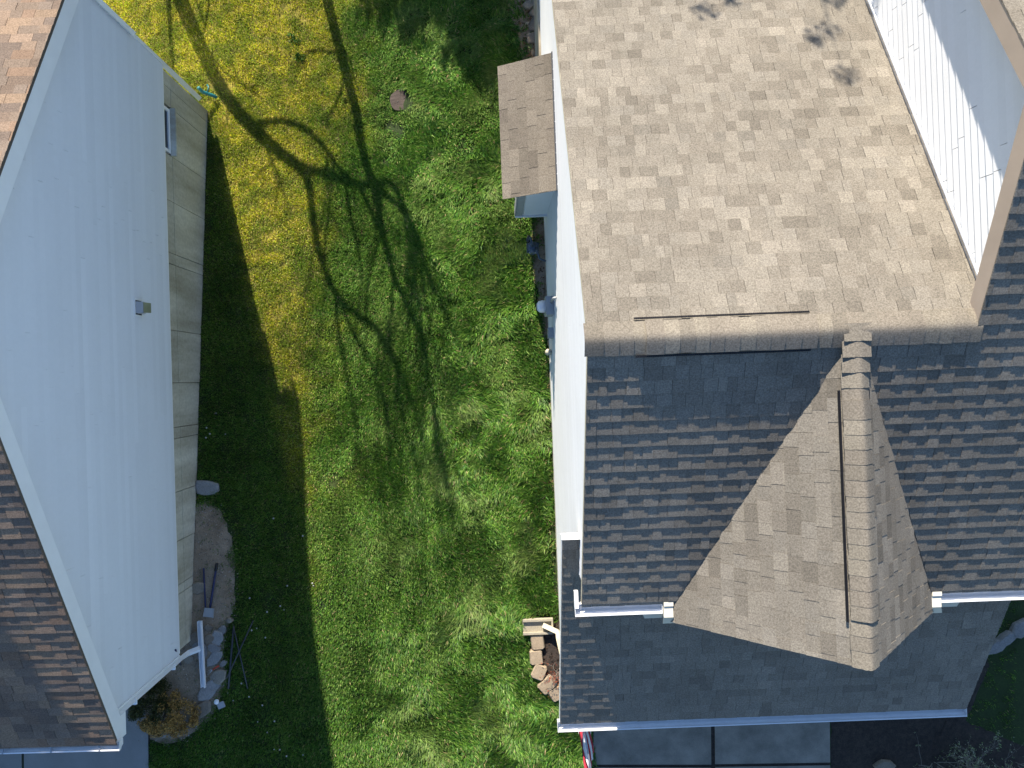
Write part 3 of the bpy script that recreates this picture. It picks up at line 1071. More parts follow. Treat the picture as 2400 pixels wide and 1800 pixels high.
# foundation: poured panels with recessed seams, a window in one of them
core = MB()
core.prism([L(LWALL - .075, v, z) for v, z in ((-5.12, -1.3), (4.18, -1.3), (4.18, SB_Z - .01), (-5.12, SB_Z - .01))], Vector((-.2, 0, 0)), (.55, .53, .5))
core.prism([L(LWALL - .28, 4.17, -.5), L(FAR, 4.17, -.5), L(FAR, 4.17, SB_Z), L(LWALL - .28, 4.17, SB_Z)], Vector((0, .15, 0)))
core.prism([L(LWALL - .28, -5.13, -1.5), L(FAR, -5.13, -1.5), L(FAR, -5.13, SB_Z), L(LWALL - .28, -5.13, SB_Z)], Vector((0, -.15, 0)))
l_fnd = core.build("foundation", 'concrete', l_root)
WV0, WV1, WZ0, WZ1 = -4.56, -3.84, .76, 1.045
seams = [-5.13, -4.90, WV0 - .04, WV1 + .04, -3.05, -2.2, -2.02, -.95, -.10, .62, .80, 1.66, 2.45, 3.15, 3.30, 4.19]
frs = np.random.default_rng(3)
HS = .72
for i in range(len(seams) - 1):
    v0, v1 = seams[i] + .005, seams[i + 1] - .005
    rows = [(-1.6, HS - .006), (HS + .006, SB_Z - .055)]
    if i == 2:
        rows = [(-1.6, WZ0 - .02)]
    for z0_, z1_ in rows:
        q = MB()
        t = frs.uniform(.90, 1.08)
        pr = frs.uniform(-.002, .003)
        q.prism([L(LWALL - .035 + pr, v, z) for v, z in ((v0, z0_), (v1, z0_), (v1, z1_), (v0, z1_))], Vector((-.035, 0, 0)), (t, t * .99, t * .97))
        q.build("panel", 'concrete', l_fnd)
wn = MB()
u0 = LWALL - .07
for a, b, c, d in ((WV0, WV1, WZ0, WZ0 + .05), (WV0, WV1, WZ1 - .05, WZ1), (WV0, WV0 + .05, WZ0 + .05, WZ1 - .05), (WV1 - .05, WV1, WZ0 + .05, WZ1 - .05)):
    wn.prism([L(u0 + .03, a, c), L(u0 + .03, b, c), L(u0 + .03, b, d), L(u0 + .03, a, d)], Vector((-.06, 0, 0)))
l_win = wn.build("basement_window", 'trim', l_root)
for a, b in ((WV0 + .05, WV1 - .05),):
    q = MB()
    q.prism([L(u0 + .008, a, WZ0 + .05), L(u0 + .008, b, WZ0 + .05), L(u0 + .008, b, WZ1 - .05), L(u0 + .008, a, WZ1 - .05)], Vector((-.008, 0, 0)))
    q.build("pane", 'glass', l_win)
q = MB()
q.prism([L(u0 + .03, WV0 - .03, WZ0), L(u0 + .03, WV1 + .03, WZ0), L(LWALL + .04, WV1 + .03, WZ0 - .025), L(LWALL + .04, WV0 - .03, WZ0 - .025)], Vector((0, 0, -.04)), (.9, .95, 1.0))
q.build("window_sill", 'concrete', l_win)

# exhaust hood on the wall
p = l_m.inverted() @ at(300, 722, 10.5)
pv_, pz_ = p.y, p.z
xw = LWALL - LU
v = MB()
for a_, b_, c_, d_2 in ((-.13, .13, .095, .12), (-.13, .13, -.12, -.095), (-.13, -.105, -.095, .095), (.105, .13, -.095, .095)):
    v.prism([(xw + .022, pv_ + a_, pz_ + c_), (xw + .022, pv_ + b_, pz_ + c_), (xw + .022, pv_ + b_, pz_ + d_2), (xw + .022, pv_ + a_, pz_ + d_2)], Vector((-.02, 0, 0)))
hood = v.build("exhaust_vent", 'trim', l_root)
v = MB()
v.box((xw + .010, pv_, pz_), (.012, .21, .19))
v.build("vent_mouth", 'dark_metal', hood)
v = MB()
v.prism([(xw + .02, pv_ - .085, pz_ + .085), (xw + .02, pv_ + .085, pz_ + .085), (xw + .10, pv_ + .08, pz_ + .03), (xw + .10, pv_ - .08, pz_ + .03)], Vector((0, 0, -.01)))
for sg in (-1, 1):
    v.prism([(xw + .02, pv_ + sg * .085, pz_ + .08), (xw + .10, pv_ + sg * .08, pz_ + .025), (xw + .10, pv_ + sg * .08, pz_ - .06), (xw + .02, pv_ + sg * .085, pz_ - .08)], Vector((0, -sg * .006, 0)))
v.build("hood_cover", 'vent', hood)
v = MB()
v.prism([(xw + .102, pv_ - .075, pz_ + .026), (xw + .102, pv_ + .075, pz_ + .026), (xw + .155, pv_ + .072, pz_ - .08), (xw + .155, pv_ - .072, pz_ - .08)], Vector((.004, 0, -.008)))
v.build("vent_flap", 'olive', hood)

# downspouts
dsx = LWALL + .03
q = MB()
q.tube([L(LEDGE - .06, LE_V + .03, zel - .12), L(LEDGE - .06, LE_V + .01, zel - .22), L(dsx - .02, 4.32, zel - .42), L(dsx - .02, 4.30, zel - .55), L(dsx - .02, 4.30, .95),
        L(dsx - .0, 4.30, .80), L(dsx + .16, 4.26, .72)], 1, square=(.08, .065))
l_ds = q.build("downspout", 'gutter', l_root)
for z in (2.55, 1.35):
    q = MB()
    q.box(L(dsx - .02, 4.31, z), (.10, .085, .025))
    q.build("strap", 'trim', l_ds)
q = MB()
q.tube([L(dsx - .05, -5.20, 3.75), L(dsx - .05, -5.20, 1.2), L(dsx - .05, -5.20, -.40)], 1, square=(.085, .07))
l_ds2 = q.build("downspout", 'gutter', l_root)
q = MB()
q.tube([L(dsx + .03, -5.17, 3.75), L(dsx + .03, -5.17, 2.1)], 1, square=(.06, .05))
q.build("conduit", 'trim', l_root)


# teal drain hose end at the foot of the rear downspout
p0 = pg(484, 228); 
hz = MB()
pth = [p0 + Vector((-.02, .05, .34)), p0 + Vector((.03, .0, .25)), p0 + Vector((.10, -.01, .19)), p0 + Vector((.17, -.02, .14)), p0 + Vector((.23, -.04, .07))]
rad = []
pp = []
for i in range(len(pth) - 1):
    for k in range(4):
        pp.append(pth[i].lerp(pth[i + 1], k / 4)); rad.append(.036 if k % 2 else .027)
hz.tube(pp, rad, 10)
hz.tube([pth[2] + Vector((0, .02, .02)), pth[2] + Vector((.02, .12, .01)), pth[2] + Vector((-.02, .17, -.02))], .014, 6)
thing_at(hz, "drain_hose", 'teal', p0, "teal plastic hose fitting at the foot of the rear downspout", "hose")


# ================================================================== THINGS ON THE WALLS AND THE GROUND
def Rw(u, v, z):
    return r_m @ R(u, v, z)


Zr = Matrix.Rotation(TH, 3, 'Z')
# gas meter ---------------------------------------------------------------
gm = empty("gas_meter", Rw(.68, -2.18, 0), TH)
tag(gm, "dark grey gas meter with pipes on the soil below the white wall", "meter")
q = MB(); q.lathe((0, 0, .36), [(.085, -.02), (.10, .0), (.10, .16), (.085, .20), (.03, .21)], 14); q.box((0, 0, .46), (.20, .15, .12)); q.build("meter_body", 'meter_blue', gm)
q = MB(); q.box((0, -.085, .5), (.13, .02, .07)); q.build("dial", 'grey_paint', gm)
q = MB(); q.tube([(-.05, .14, -.02), (-.05, .14, .62), (-.04, .12, .68), (-.02, .04, .68), (-.02, .02, .56)], .018, 8); q.tube([(.05, -.02, .56), (.06, -.10, .64), (.10, -.22, .66), (.2, -.26, .66)], .018, 8)
q.build("pipe", 'meter_blue', gm)
q = MB(); q.lathe((-.05, .14, .44), [(.03, -.05), (.075, -.02), (.08, .0), (.075, .02), (.03, .04)], 14, Vector((1, 0, .3))); q.build("regulator", 'dark_metal', gm)

# electric meter ------------------------------------------------------------
em = empty("electric_meter", Rw(WALL_U - .012, -1.10, .0), TH)
tag(em, "grey electric meter box with round glass dial on the white wall", "meter")
q = MB(); q.box((-.07, 0, 1.38), (.12, .28, .42)); q.build("meter_box", 'grey_paint', em)
q = MB(); q.lathe((-.13, 0, 1.42), [(.095, 0), (.095, .06), (.085, .10), (.05, .13)], 18, Vector((-1, 0, 0))); q.build("dial_glass", 'gutter', em)
q = MB(); q.tube([(-.05, 0, 1.17), (-.05, 0, .05)], .022, 8); q.tube([(-.05, .05, 1.59), (-.05, .05, 2.1), (-.02, .05, 2.14)], .018, 8); q.build("conduit", 'grey_paint', em)
jb = empty("junction_box", Rw(WALL_U - .012, -.70, 0), TH)
tag(jb, "small grey junction box with a cable below the electric meter", "box")
q = MB(); q.box((-.05, 0, 1.2), (.08, .16, .22)); q.build("box_body", 'vent', jb)
q = MB(); q.tube([(-.05, -.02, 1.1), (-.07, -.10, .9), (-.06, -.16, .75)], .009, 6); q.build("cable", 'dark_metal', jb)
vt = MB(); b0 = Rw(WALL_U - .07, -.42, 0)
vt.lathe(b0 + Vector((0, 0, .55)), [(.05, 0), (.055, .2), (.05, .26), (.02, .29)], 12)
vt.tube([b0 + Vector((0, 0, .0)), b0 + Vector((0, 0, .56))], .018, 8)
thing_at(vt, "wall_pipe", 'beige', b0, "short cream capped pipe standing against the white wall", "pipe")

# splash block ---------------------------------------------------------------
a = pg(1260, 1463, .06)
sp = MB()
for c, s_ in (((0, 0, .02), (.52, .26, .04)), ((0, .112, .065), (.52, .036, .05)), ((0, -.112, .065), (.52, .036, .05)), ((.245, 0, .065), (.03, .19, .05))):
    sp.box(a + Zr @ Vector(c), s_, Zr)
thing_at(sp, "splash_block", 'splash', a, "tan concrete splash block under the downspout beside the mulch bed", "splash block")

# retaining blocks -----------------------------------------------------------
blocks = [((1259, 1500), 94, 30, 33), ((1256, 1536), 92, 30, 32), ((1263, 1570), 66, 30, 32), ((1282, 1600), 40, 30, 38), ((1305, 1620), 28, 30, 32)]
blab = ["tan wall block nearest the splash block, edging the mulch bed", "second tan wall block from the splash block along the mulch bed",
        "middle tan wall block of the curved mulch bed edging", "large tan wall block at the bend of the mulch bed edging",
        "tan wall block half under the roof edge, last of the mulch bed edging"]
ZV = Vector((0, 0, 1))
for (c, ang, wpx, lpx), lab in zip(blocks, blab):
    p = pg(*c)
    W, Ln = wpx * .0074, lpx * .0080
    q = MB()
    Rm = Matrix.Rotation(math.radians(ang) + TH, 3, 'Z')
    t = random.uniform(.85, 1.1)
    top = [(-Ln / 2, -W / 2), (Ln / 2, -W / 2), (Ln / 2, W / 2), (-Ln / 2, W / 2)]
    rnd = []
    for x, y in top:
        for k in (.82, 1.0):
            pass
    def ring(sc, z, j):
        o = []
        for x, y in ((-1, -.75), (-.8, -1), (.8, -1), (1, -.75), (1, .75), (.8, 1), (-.8, 1), (-1, .75)):
            o.append(p + Rm @ Vector((x * Ln / 2 * sc + random.uniform(-j, j), y * W / 2 * sc + random.uniform(-j, j), z)))
        return o
    r0, r1, r2 = ring(1, -.05, .004), ring(1, .10, .006), ring(.9, .125, .006)
    vs = r0 + r1 + r2
    fs = [tuple(range(16, 24))]
    for k in range(8):
        j = (k + 1) % 8
        fs += [(k, j, 8 + j, 8 + k), (8 + k, 8 + j, 16 + j, 16 + k)]
    q.add(vs, fs, (t, t * .98, t * .95))
    thing_at(q, "wall_block", 'block', p, lab, "stone block", "blocks edging the mulch bed")


# stones ----------------------------------------------------------------------
def flat_stone(px, py, r, el, ang, tone, label, h=.05, group="flat stones heaped by the left house", zoff=0.0, npt=8, pxs=None):
    p = pg(px, py)
    s_ = 1.18 * r * (CAM_Z - p.z) / F
    q = MB()
    a0 = math.radians(ang)
    angs = sorted([6.283 * (k + random.uniform(-.3, .3)) / npt for k in range(npt)])
    tilt = Matrix.Rotation(random.uniform(-.12, .12), 3, 'X') @ Matrix.Rotation(random.uniform(-.12, .12), 3, 'Y')
    ring0 = []; ring1 = []; ring2 = []
    for a in angs:
        rr = s_ * random.uniform(.86, 1.12)
        v = Vector((math.cos(a) * rr * el, math.sin(a) * rr / el, 0))
        v = Matrix.Rotation(a0, 3, 'Z') @ v
        ring0.append(tilt @ v * 1.0 + Vector((0, 0, -.03)))
        ring1.append(tilt @ (v + Vector((0, 0, h * .7))))
        ring2.append(tilt @ (v * .86 + Vector((0, 0, h + random.uniform(-.006, .006)))))
    k = npt
    cen = tilt @ Vector((0, 0, h * 1.05))
    vs = [p + Vector((0, 0, zoff)) + v for v in ring0 + ring1 + ring2 + [cen]]
    fs = []
    for i in range(k):
        j = (i + 1) % k
        fs += [(i, j, k + j, k + i), (k + i, k + j, 2 * k + j, 2 * k + i), (2 * k + i, 2 * k + j, 3 * k)]
    q.add(vs, fs, tone)
    return thing_at(q, "flat_stone", 'stone', p, label, "stone", group)


LG, TN, BR, GY = (1.35, 1.38, 1.42), (1.35, 1.22, 1.02), (1.0, .86, .70), (1.05, 1.05, 1.08)
stones = [
    (486, 1144, 21, 1.28, -10, LG, "pale grey rectangular slab lying alone in the shaded grass"),
    (466, 1377, 15, 1.15, 8, TN, "tan stone at the foundation above the shovel blade"),
    (457, 1494, 15, 1.2, 50, BR, "brown stone against the foundation under the leaning dark pole"),
    (467, 1514, 12, 1.2, 20, GY, "small grey stone left of the white gutter length, uppermost there"),
    (489, 1469, 9, 1.1, 0, BR, "small brown stone below the shovel blade"),
    (522, 1477, 10, 1.2, 70, GY, "grey stone at the far right top of the heap beside the gravel"),
    (510, 1494, 15, 1.15, 65, LG, "pale upright wedge of stone right of the white gutter length"),
    (492, 1496, 11, 1.1, 30, BR, "brown stone touching the right side of the gutter length, upper"),
    (503, 1518, 12, 1.2, 160, GY, "grey stone under the pale wedge in the heap"),
    (476, 1529, 13, 1.3, 80, GY, "grey stone partly under the middle of the white gutter length"),
    (505, 1542, 16, 1.35, 45, LG, "pale triangular stone above the hand fork"),
    (444, 1543, 10, 1.1, 20, TN, "tan stone beside the elbow of the front downspout"),
    (469, 1556, 9, 1.1, 0, BR, "small brown stone between the shrub and the white gutter length"),
    (513, 1584, 17, 1.1, 30, TN, "rounded tan stone right of the hand fork"),
    (525, 1553, 7, 1.2, 40, GY, "smallest grey stone at the right edge of the heap"),
    (489, 1618, 22, 1.35, 50, LG, "large pale slab at the foot of the white gutter length"),
    (469, 1665, 24, 1.45, 40, BR, "long brown stone below the large pale slab, right of the shrub"),
    (430, 1702, 19, 1.35, 25, GY, "grey slab at the lower side of the shrub"),
    (407, 1719, 10, 1.1, 0, GY, "small blue grey stone below the shrub next to the walk"),
    (385, 1718, 9, 1.2, 10, LG, "pale small stone under the shrub's lower tip"),
    (540, 1453, 6, 1.1, 0, TN, "pebble sized tan stone at the tip of the crossed black stakes"),
]
for s_ in stones:
    flat_stone(*s_)
for s_ in [(2068, 1792, 17, 1.35, 5, BR, "rounded brown rock at the bottom edge of the black mulch"),
           (2330, 1512, 18, 1.5, 30, GY, "grey edging rock by the right roof edge, lower of three"),
           (2352, 1495, 17, 1.4, 35, GY, "grey edging rock by the right roof edge, middle of three"),
           (2388, 1472, 20, 1.3, 40, GY, "grey edging rock by the right roof edge, uppermost of three")]:
    flat_stone(*s_, h=.10, group="rocks in the front beds")
for s_ in [(1262, 28, 15, 1.2, 20, BR, "brown rock in the dead leaves by the white wall, nearest the frame top"),
           (1255, 58, 13, 1.3, 60, BR, "brown rock in the dead leaves, middle of the row"),
           (1250, 92, 13, 1.2, 10, BR, "brown rock in the dead leaves, nearest the bay roof"),
           (1240, 14, 11, 1.2, 10, TN, "tan rock among dead leaves left of the brown rocks")]:
    flat_stone(*s_, h=.09, group="rocks in the leaf litter")


# lid in the lawn -------------------------------------------------------------
p = pg(942, 235)
ld = MB()
n_ = 28
ring = [(.205 * (1 + .07 * math.sin(2 * a + .6) + .03 * math.sin(5 * a)), a) for a in [6.28318 * k / n_ for k in range(n_)]]
top = [p + Vector((r * math.cos(a) * 1.0, r * math.sin(a) * 1.0, .035)) for r, a in ring]
ld.prism(top, Vector((0, 0, -.06)))
lid = thing_at(ld, "round_lid", 'wood_lid', p, "round dark brown weathered lid set flush in the lawn", "lid")
for dx, dy in ((.045, .03), (-.07, -.04)):
    q = MB(); q.lathe((dx, dy, .0355), [(.012, 0), (.011, .002)], 10); q.build("bolt", 'black', lid)


# tools on the ground -----------------------------------------------------------
def rod(name, material, a, b, r, za, zb, label, cat, group=None):
    pa = pg(*a, dz=za); pb = pg(*b, dz=zb)
    q = MB(); q.tube([pa, pa.lerp(pb, .5), pb], r, 8)
    return thing_at(q, name, material, pb - Vector((0, 0, 0)), label, cat, group)


pa, pb = pg(511, 1318, .05), pg(495, 1422, .05)
sh = empty("shovel", pb)
tag(sh, "long navy handled shovel with square grey blade lying on the gravel", "shovel")
q = MB(); q.tube([Vector((0, 0, 0)), (pa - pb) * .5, pa - pb], .019, 8); q.build("handle", 'navy', sh)
q = MB()
dirv = (pa - pb).normalized(); sd_ = dirv.cross(Vector((0, 0, 1))).normalized()
q.tube([(pa - pb), (pa - pb) - dirv * .13], .024, 8); q.build("grip", 'black', sh)
q = MB()
W = .082
pts = [-dirv * .0 + sd_ * W * .9, -dirv * .0 - sd_ * W * .9, -dirv * .15 - sd_ * W, -dirv * .15 + sd_ * W]
q.prism([x + Vector((0, 0, .012 + (.012 if i < 2 else 0))) for i, x in enumerate(pts)], Vector((0, 0, -.006)))
for sg in (-1, 1):
    q.prism([pts[0 if sg > 0 else 1] + Vector((0, 0, .04)), pts[0 if sg > 0 else 1] + Vector((0, 0, .012)), pts[3 if sg > 0 else 2] + Vector((0, 0, .008)), pts[3 if sg > 0 else 2] + Vector((0, 0, .025))], sd_ * sg * .005)
q.build("blade", 'vent', sh)
rod("tool_pole", 'navy', (480, 1330), (485, 1434), .015, .05, .05, "dark navy tool pole lying left of the shovel on the gravel", "pole")
rod("leaning_pole", 'navy', (458, 1484), (426, 1555), .015, .75, .05, "dark pole propped against the foundation corner above the stones", "pole")
gs = MB()
a, b = pg(475, 1450, .10), pg(482, 1606, .07)
base = b.copy()
d = (b - a).normalized(); s_ = d.cross(Vector((0, 0, 1))).normalized()
gs.beam(a, b, .072, .006)
gs.beam(a + s_ * .034 + ZV * .022, b + s_ * .034 + ZV * .022, .005, .048)
gs.beam(a - s_ * .034 + ZV * .022, b - s_ * .034 + ZV * .022, .005, .048)
gs.beam(a - s_ * .026 + ZV * .046, b - s_ * .026 + ZV * .046, .018, .004)
thing_at(gs, "gutter_length", 'gutter', base, "length of white gutter channel lying across the stones", "gutter")
fk = empty("hand_fork", pg(501, 1567, .05))
tag(fk, "small hand fork with red handle among the stones", "garden fork")
b0 = fk.location
q = MB(); q.tube([Vector((0, 0, 0)), pg(516, 1557, .06) - b0], [.011, .015], 8); q.build("handle", 'red', fk)
q = MB()
for k in (-1, 0, 1):
    q.tube([Vector((0, 0, 0)), Vector((-.035, -.02 + k * .022, .004)), Vector((-.10, -.062 + k * .025, -.01))], [.006, .005, .003], 6)
q.build("tines", 'steel', fk)
STK = "crossed black stakes on the lawn"
rod("garden_stake", 'dark_metal', (551, 1464), (537, 1612), .017, .06, .03, "near vertical black stake, left of the three crossed on the shaded lawn", "stake", STK)
rod("garden_stake", 'dark_metal', (552, 1466), (582, 1612), .011, .09, .03, "black stake slanting down right from the tip of the three", "stake", STK)
rod("garden_stake", 'dark_metal', (596, 1452), (538, 1582), .011, .05, .12, "black stake slanting down left across the other two", "stake", STK)
sl_ = empty("solar_light", pg(518, 1648))
tag(sl_, "fallen solar garden light with white lens and grey panel on shaded grass", "light")
q = MB(); q.lathe((-.055, .045, .05), [(.02, -.03), (.04, -.01), (.042, .01), (.02, .03)], 14, Vector((.2, .3, 1))); q.build("lens", 'trim', sl_)
q = MB(); q.box((.02, -.01, .05), (.12, .10, .02), Matrix.Rotation(.4, 3, 'Z')); q.build("panel", 'grey_paint', sl_)

# flag hanging at the garage corner ------------------------------------------------
flg = empty("flag", Rw(1.0, 5.0, 0), TH)
tag(flg, "folded red white and blue flag hanging from a pole under the white gutter", "flag")
q = MB(); q.tube([(.02, .42, 1.55), (.14, -.75, 2.32)], .012, 8); q.build("flag_pole", 'steel', flg)
NF = 13
for k in range(NF):
    t0, t1 = k / NF, (k + 1) / NF
    q = MB()
    vs = []
    cols = 7
    for t in (t0, t1):
        for c in range(cols):
            x = c / (cols - 1)
            base = Vector((.035, .25, 1.62)).lerp(Vector((.13, -.72, 2.26)), x)
            fold = .05 * math.sin(t * 26 + x * 5)
            vs.append(base + Vector((fold * .8 + (t - .25) * .20 * (1.3 - .5 * x), -.10 * t * math.sin(x * 3), -t * .85)))
    fs = [(c, c + 1, cols + c + 1, cols + c) for c in range(cols - 1)]
    q.add(vs, fs, smooth=True)
    o = q.build("flag_stripe", ('red_flag' if k % 2 == 0 else 'white_flag'), flg)
    mod = o.modifiers.new("thickness", 'SOLIDIFY'); mod.thickness = .003
q = MB(); vs = []
for t in (0, .25, .5):
    for c in range(4):
        x = .25 + .75 * c / 3
        base = Vector((.035, .25, 1.62)).lerp(Vector((.13, -.72, 2.26)), x)
        fold = .05 * math.sin(t * 26 + x * 5)
        vs.append(base + Vector((fold * .8 + (t - .25) * .20 * (1.3 - .5 * x) - .012, -.10 * t * math.sin(x * 3), -t * .85 + .008)))
fs = [(r * 4 + c, r * 4 + c + 1, r * 4 + c + 5, r * 4 + c + 4) for r in range(2) for c in range(3)]
q.add(vs, fs, smooth=True)
cn = q.build("canton", 'blue_flag', flg)
for i in range(18):
    s_ = MB()
    t = random.uniform(.03, .47); x = random.uniform(.30, .97)
    base = Vector((.035, .25, 1.62)).lerp(Vector((.13, -.72, 2.26)), x)
    fold = .05 * math.sin(t * 26 + x * 5)
    c0 = base + Vector((fold * .8 + (t - .25) * .20 * (1.3 - .5 * x) - .016, -.10 * t * math.sin(x * 3), -t * .85 + .012))
    pts = []
    for k in range(10):
        rr = .022 if k % 2 == 0 else .009
        aa = 6.283 * k / 10
        pts.append(c0 + Vector((0, math.cos(aa) * rr, math.sin(aa) * rr)))
    s_.prism(pts, Vector((.002, 0, 0)))
    s_.build("star", 'white_flag', cn)

# porch post visible below the low gutter's right end
pp_ = Rw(6.12, 4.66, 0)
q = MB(); q.box(pp_ + Vector((0, 0, .08)), (.34, .5, .16), Zr, (.5, .5, .52))
thing_at(q, "step_block", 'stone', pp_, "grey stone block under the right end of the low gutter", "stone block")


# ================================================================== VEGETATION
def leaf_cloud(mb_v, mb_c, centers, radii, counts, size, palette, flat=.6, seed=0):
    """many small diamond leaves spread through ellipsoids -> arrays"""
    rg = np.random.default_rng(seed)
    V = []; Cc = []
    for c, r, n in zip(centers, radii, counts):
        d = rg.normal(size=(n, 3)); d /= np.linalg.norm(d, axis=1)[:, None]
        rad = rg.random(n) ** .45
        P = np.array(c) + d * rad[:, None] * np.array(r)
        nrm = d * .7 + rg.normal(size=(n, 3)) * flat
        nrm /= np.linalg.norm(nrm, axis=1)[:, None]
        t = np.cross(nrm, rg.normal(size=(n, 3))); t /= np.linalg.norm(t, axis=1)[:, None]
        b = np.cross(nrm, t)
        s = size * rg.uniform(.6, 1.4, n)[:, None]
        V.append(np.stack([P - t * s, P + b * s * .45, P + t * s, P - b * s * .45], 1).reshape(-1, 3))
        pal = np.array(palette)
        cc = pal[rg.integers(len(pal), size=n)] * rg.uniform(.75, 1.25, (n, 1))
        Cc.append(np.repeat(cc, 4, 0))
    return np.concatenate(V), np.concatenate(Cc)


def np_quads(name, V, C, material, parent=None, k=4):
    me = bpy.data.meshes.new(name)
    nv = len(V); nf = nv // k
    me.vertices.add(nv); me.vertices.foreach_set("co", V.astype(np.float32).ravel())
    me.loops.add(nv); me.loops.foreach_set("vertex_index", np.arange(nv, dtype=np.int32))
    me.polygons.add(nf); me.polygons.foreach_set("loop_start", np.arange(nf, dtype=np.int32) * k)
    me.update(calc_edges=True)
    a = me.attributes.new("tone", 'FLOAT_COLOR', 'POINT')
    a.data.foreach_set("color", np.concatenate([C, np.ones((nv, 1))], 1).astype(np.float32).ravel())
    me.materials.append(M[material])
    o = bpy.data.objects.new(name, me); COL.objects.link(o)
    if parent: o.parent = parent
    return o


# low shrub, half dead, at the left house corner
c = pg(392, 1648)
shr = empty("low_shrub", c)
tag(shr, "low evergreen shrub with dead golden brown patches at the left house corner", "shrub")
rg = np.random.default_rng(21)
cs = []; rr = []; nn = []
GR = [(.075, .085, .022), (.05, .062, .018), (.10, .10, .03), (.035, .042, .014)]
GO = [(.52, .31, .085), (.40, .235, .07), (.62, .40, .13), (.24, .16, .05), (.15, .12, .04)]
Vs = []; Cs = []
for i in range(150):
    a = rg.uniform(0, 6.283); q_ = rg.random() ** .5
    x = math.cos(a) * q_ * .58; y = math.sin(a) * q_ * .43
    th_ = math.radians(-25)
    x, y = x * math.cos(th_) - y * math.sin(th_) , x * math.sin(th_) + y * math.cos(th_)
    h = .12 + .42 * (1 - q_ ** 2) + rg.uniform(-.06, .06)
    gold = (vnoise(np.array([x * 2.6 + 5.2]), np.array([y * 2.6 + 1.7]), 5)[0] + .25 * x - .55 * y + rg.normal() * .10) > .41
    v_, c_ = leaf_cloud(None, None, [(x, y, h)], [(.085, .085, .06)], [110], .017, GO if gold else GR, .8, 100 + i)
    Vs.append(v_); Cs.append(c_)
np_quads("foliage", np.concatenate(Vs), np.concatenate(Cs), 'foliage', shr)["kind"] = "stuff"
q = MB()
for i in range(26):
    a = rg.uniform(0, 6.283); r_ = rg.uniform(.15, .5)
    q.tube([(0, 0, -.02), (math.cos(a) * r_ * .5, math.sin(a) * r_ * .4, .16), (math.cos(a) * r_, math.sin(a) * r_ * .75, .3)], [.012, .008, .003], 5)
q.build("stems", 'bark', shr)


# twiggy plants -----------------------------------------------------------------
def twigs(mb, p, d, l, r, depth, rg, tips, spread=.7):
    pts = [p]
    q = p.copy(); dd = d.copy()
    for k in range(3):
        dd = (dd + Vector(rg.normal(size=3) * .16)).normalized()
        q = q + dd * l / 3
        pts.append(q.copy())
    mb.tube(pts, [r, r * .85, r * .7, r * .55], 4, cap=False, smooth=False)
    tips.append(q)
    if depth:
        for k in range(int(rg.integers(2, 4))):
            nd = (dd + Vector(rg.normal(size=3) * spread)).normalized()
            i = int(rg.integers(1, 4))
            twigs(mb, pts[i], nd, l * rg.uniform(.55, .8), r * .6, depth - 1, rg, tips, spread)


def twiggy_shrub(px, py, n, h, label, leafpal, seed, leafn=6, lean=Vector((0, 0, 1)), lsize=.016, mat_='twig', r0=.009):
    p = pg(px, py)
    o = empty("twiggy_shrub", p)
    tag(o, label, "shrub")
    rg = np.random.default_rng(seed)
    mb = MB(); tips = []
    for k in range(n):
        a = rg.uniform(0, 6.283)
        d = (lean + Vector((math.cos(a), math.sin(a), .2)) * rg.uniform(.4, 1.0)).normalized()
        twigs(mb, Vector((math.cos(a) * .04, math.sin(a) * .04, 0)), d, h * rg.uniform(.5, .8), r0, 3, rg, tips)
    mb.build("branches", mat_, o)
    T = np.array([tuple(t) for t in tips])
    v_, c_ = leaf_cloud(None, None, T.tolist(), [(.05, .05, .04)] * len(T), [leafn] * len(T), lsize, leafpal, .8, seed + 1)
    np_quads("leaves", v_, c_, 'foliage', o)["kind"] = "stuff"
    return o


PALE = [(.30, .36, .20), (.22, .30, .13), (.40, .42, .30), (.16, .22, .08)]
twiggy_shrub(2190, 1790, 9, .85, "bare twigged shrub with pale new leaves in the black mulch", PALE, 31, 3, lsize=.014)
twiggy_shrub(2268, 1800, 8, .75, "low leafy shrub right of the bare twigged shrub in the mulch", PALE, 37, 5, lsize=.016)
twiggy_shrub(2375, 1790, 7, .8, "twiggy shrub in the bottom right corner of the picture", PALE, 41, 3, lsize=.015)
REDP = [(.30, .06, .03), (.22, .05, .03), (.36, .12, .06)]
twiggy_shrub(1312, 1572, 9, .30, "small red leaved plant in the mulch bed by the wall", REDP, 53, 3, lsize=.016, r0=.005)
WEED = [(.05, .12, .015), (.065, .145, .02)]


def weed(px, py, s, label):
    p = pg(px, py)
    v_, c_ = leaf_cloud(None, None, [(random.uniform(-s, s), random.uniform(-s, s), .05) for _ in range(9)], [(.06, .06, .03)] * 9, [14] * 9, .022, WEED, .5, int(px))
    o = np_quads("broadleaf_weed", v_, c_, 'foliage')
    o.location = p
    tag(o, label, "weed", "weeds in the yellow grass")


weed(691, 92, .10, "green broadleaf weed in the yellow grass nearest the frame top")
weed(703, 140, .09, "green broadleaf weed just below the other one in the yellow grass")


# ------------------------------------------------------------------ grass
def pip(x, y, poly):
    ins = np.zeros(x.shape, bool)
    n = len(poly)
    for i in range(n):
        x0, y0 = poly[i]; x1, y1 = poly[(i + 1) % n]
        if y0 == y1:
            continue
        c = ((y0 > y) != (y1 > y)) & (x < (x1 - x0) * (y - y0) / (y1 - y0) + x0)
        ins ^= c
    return ins


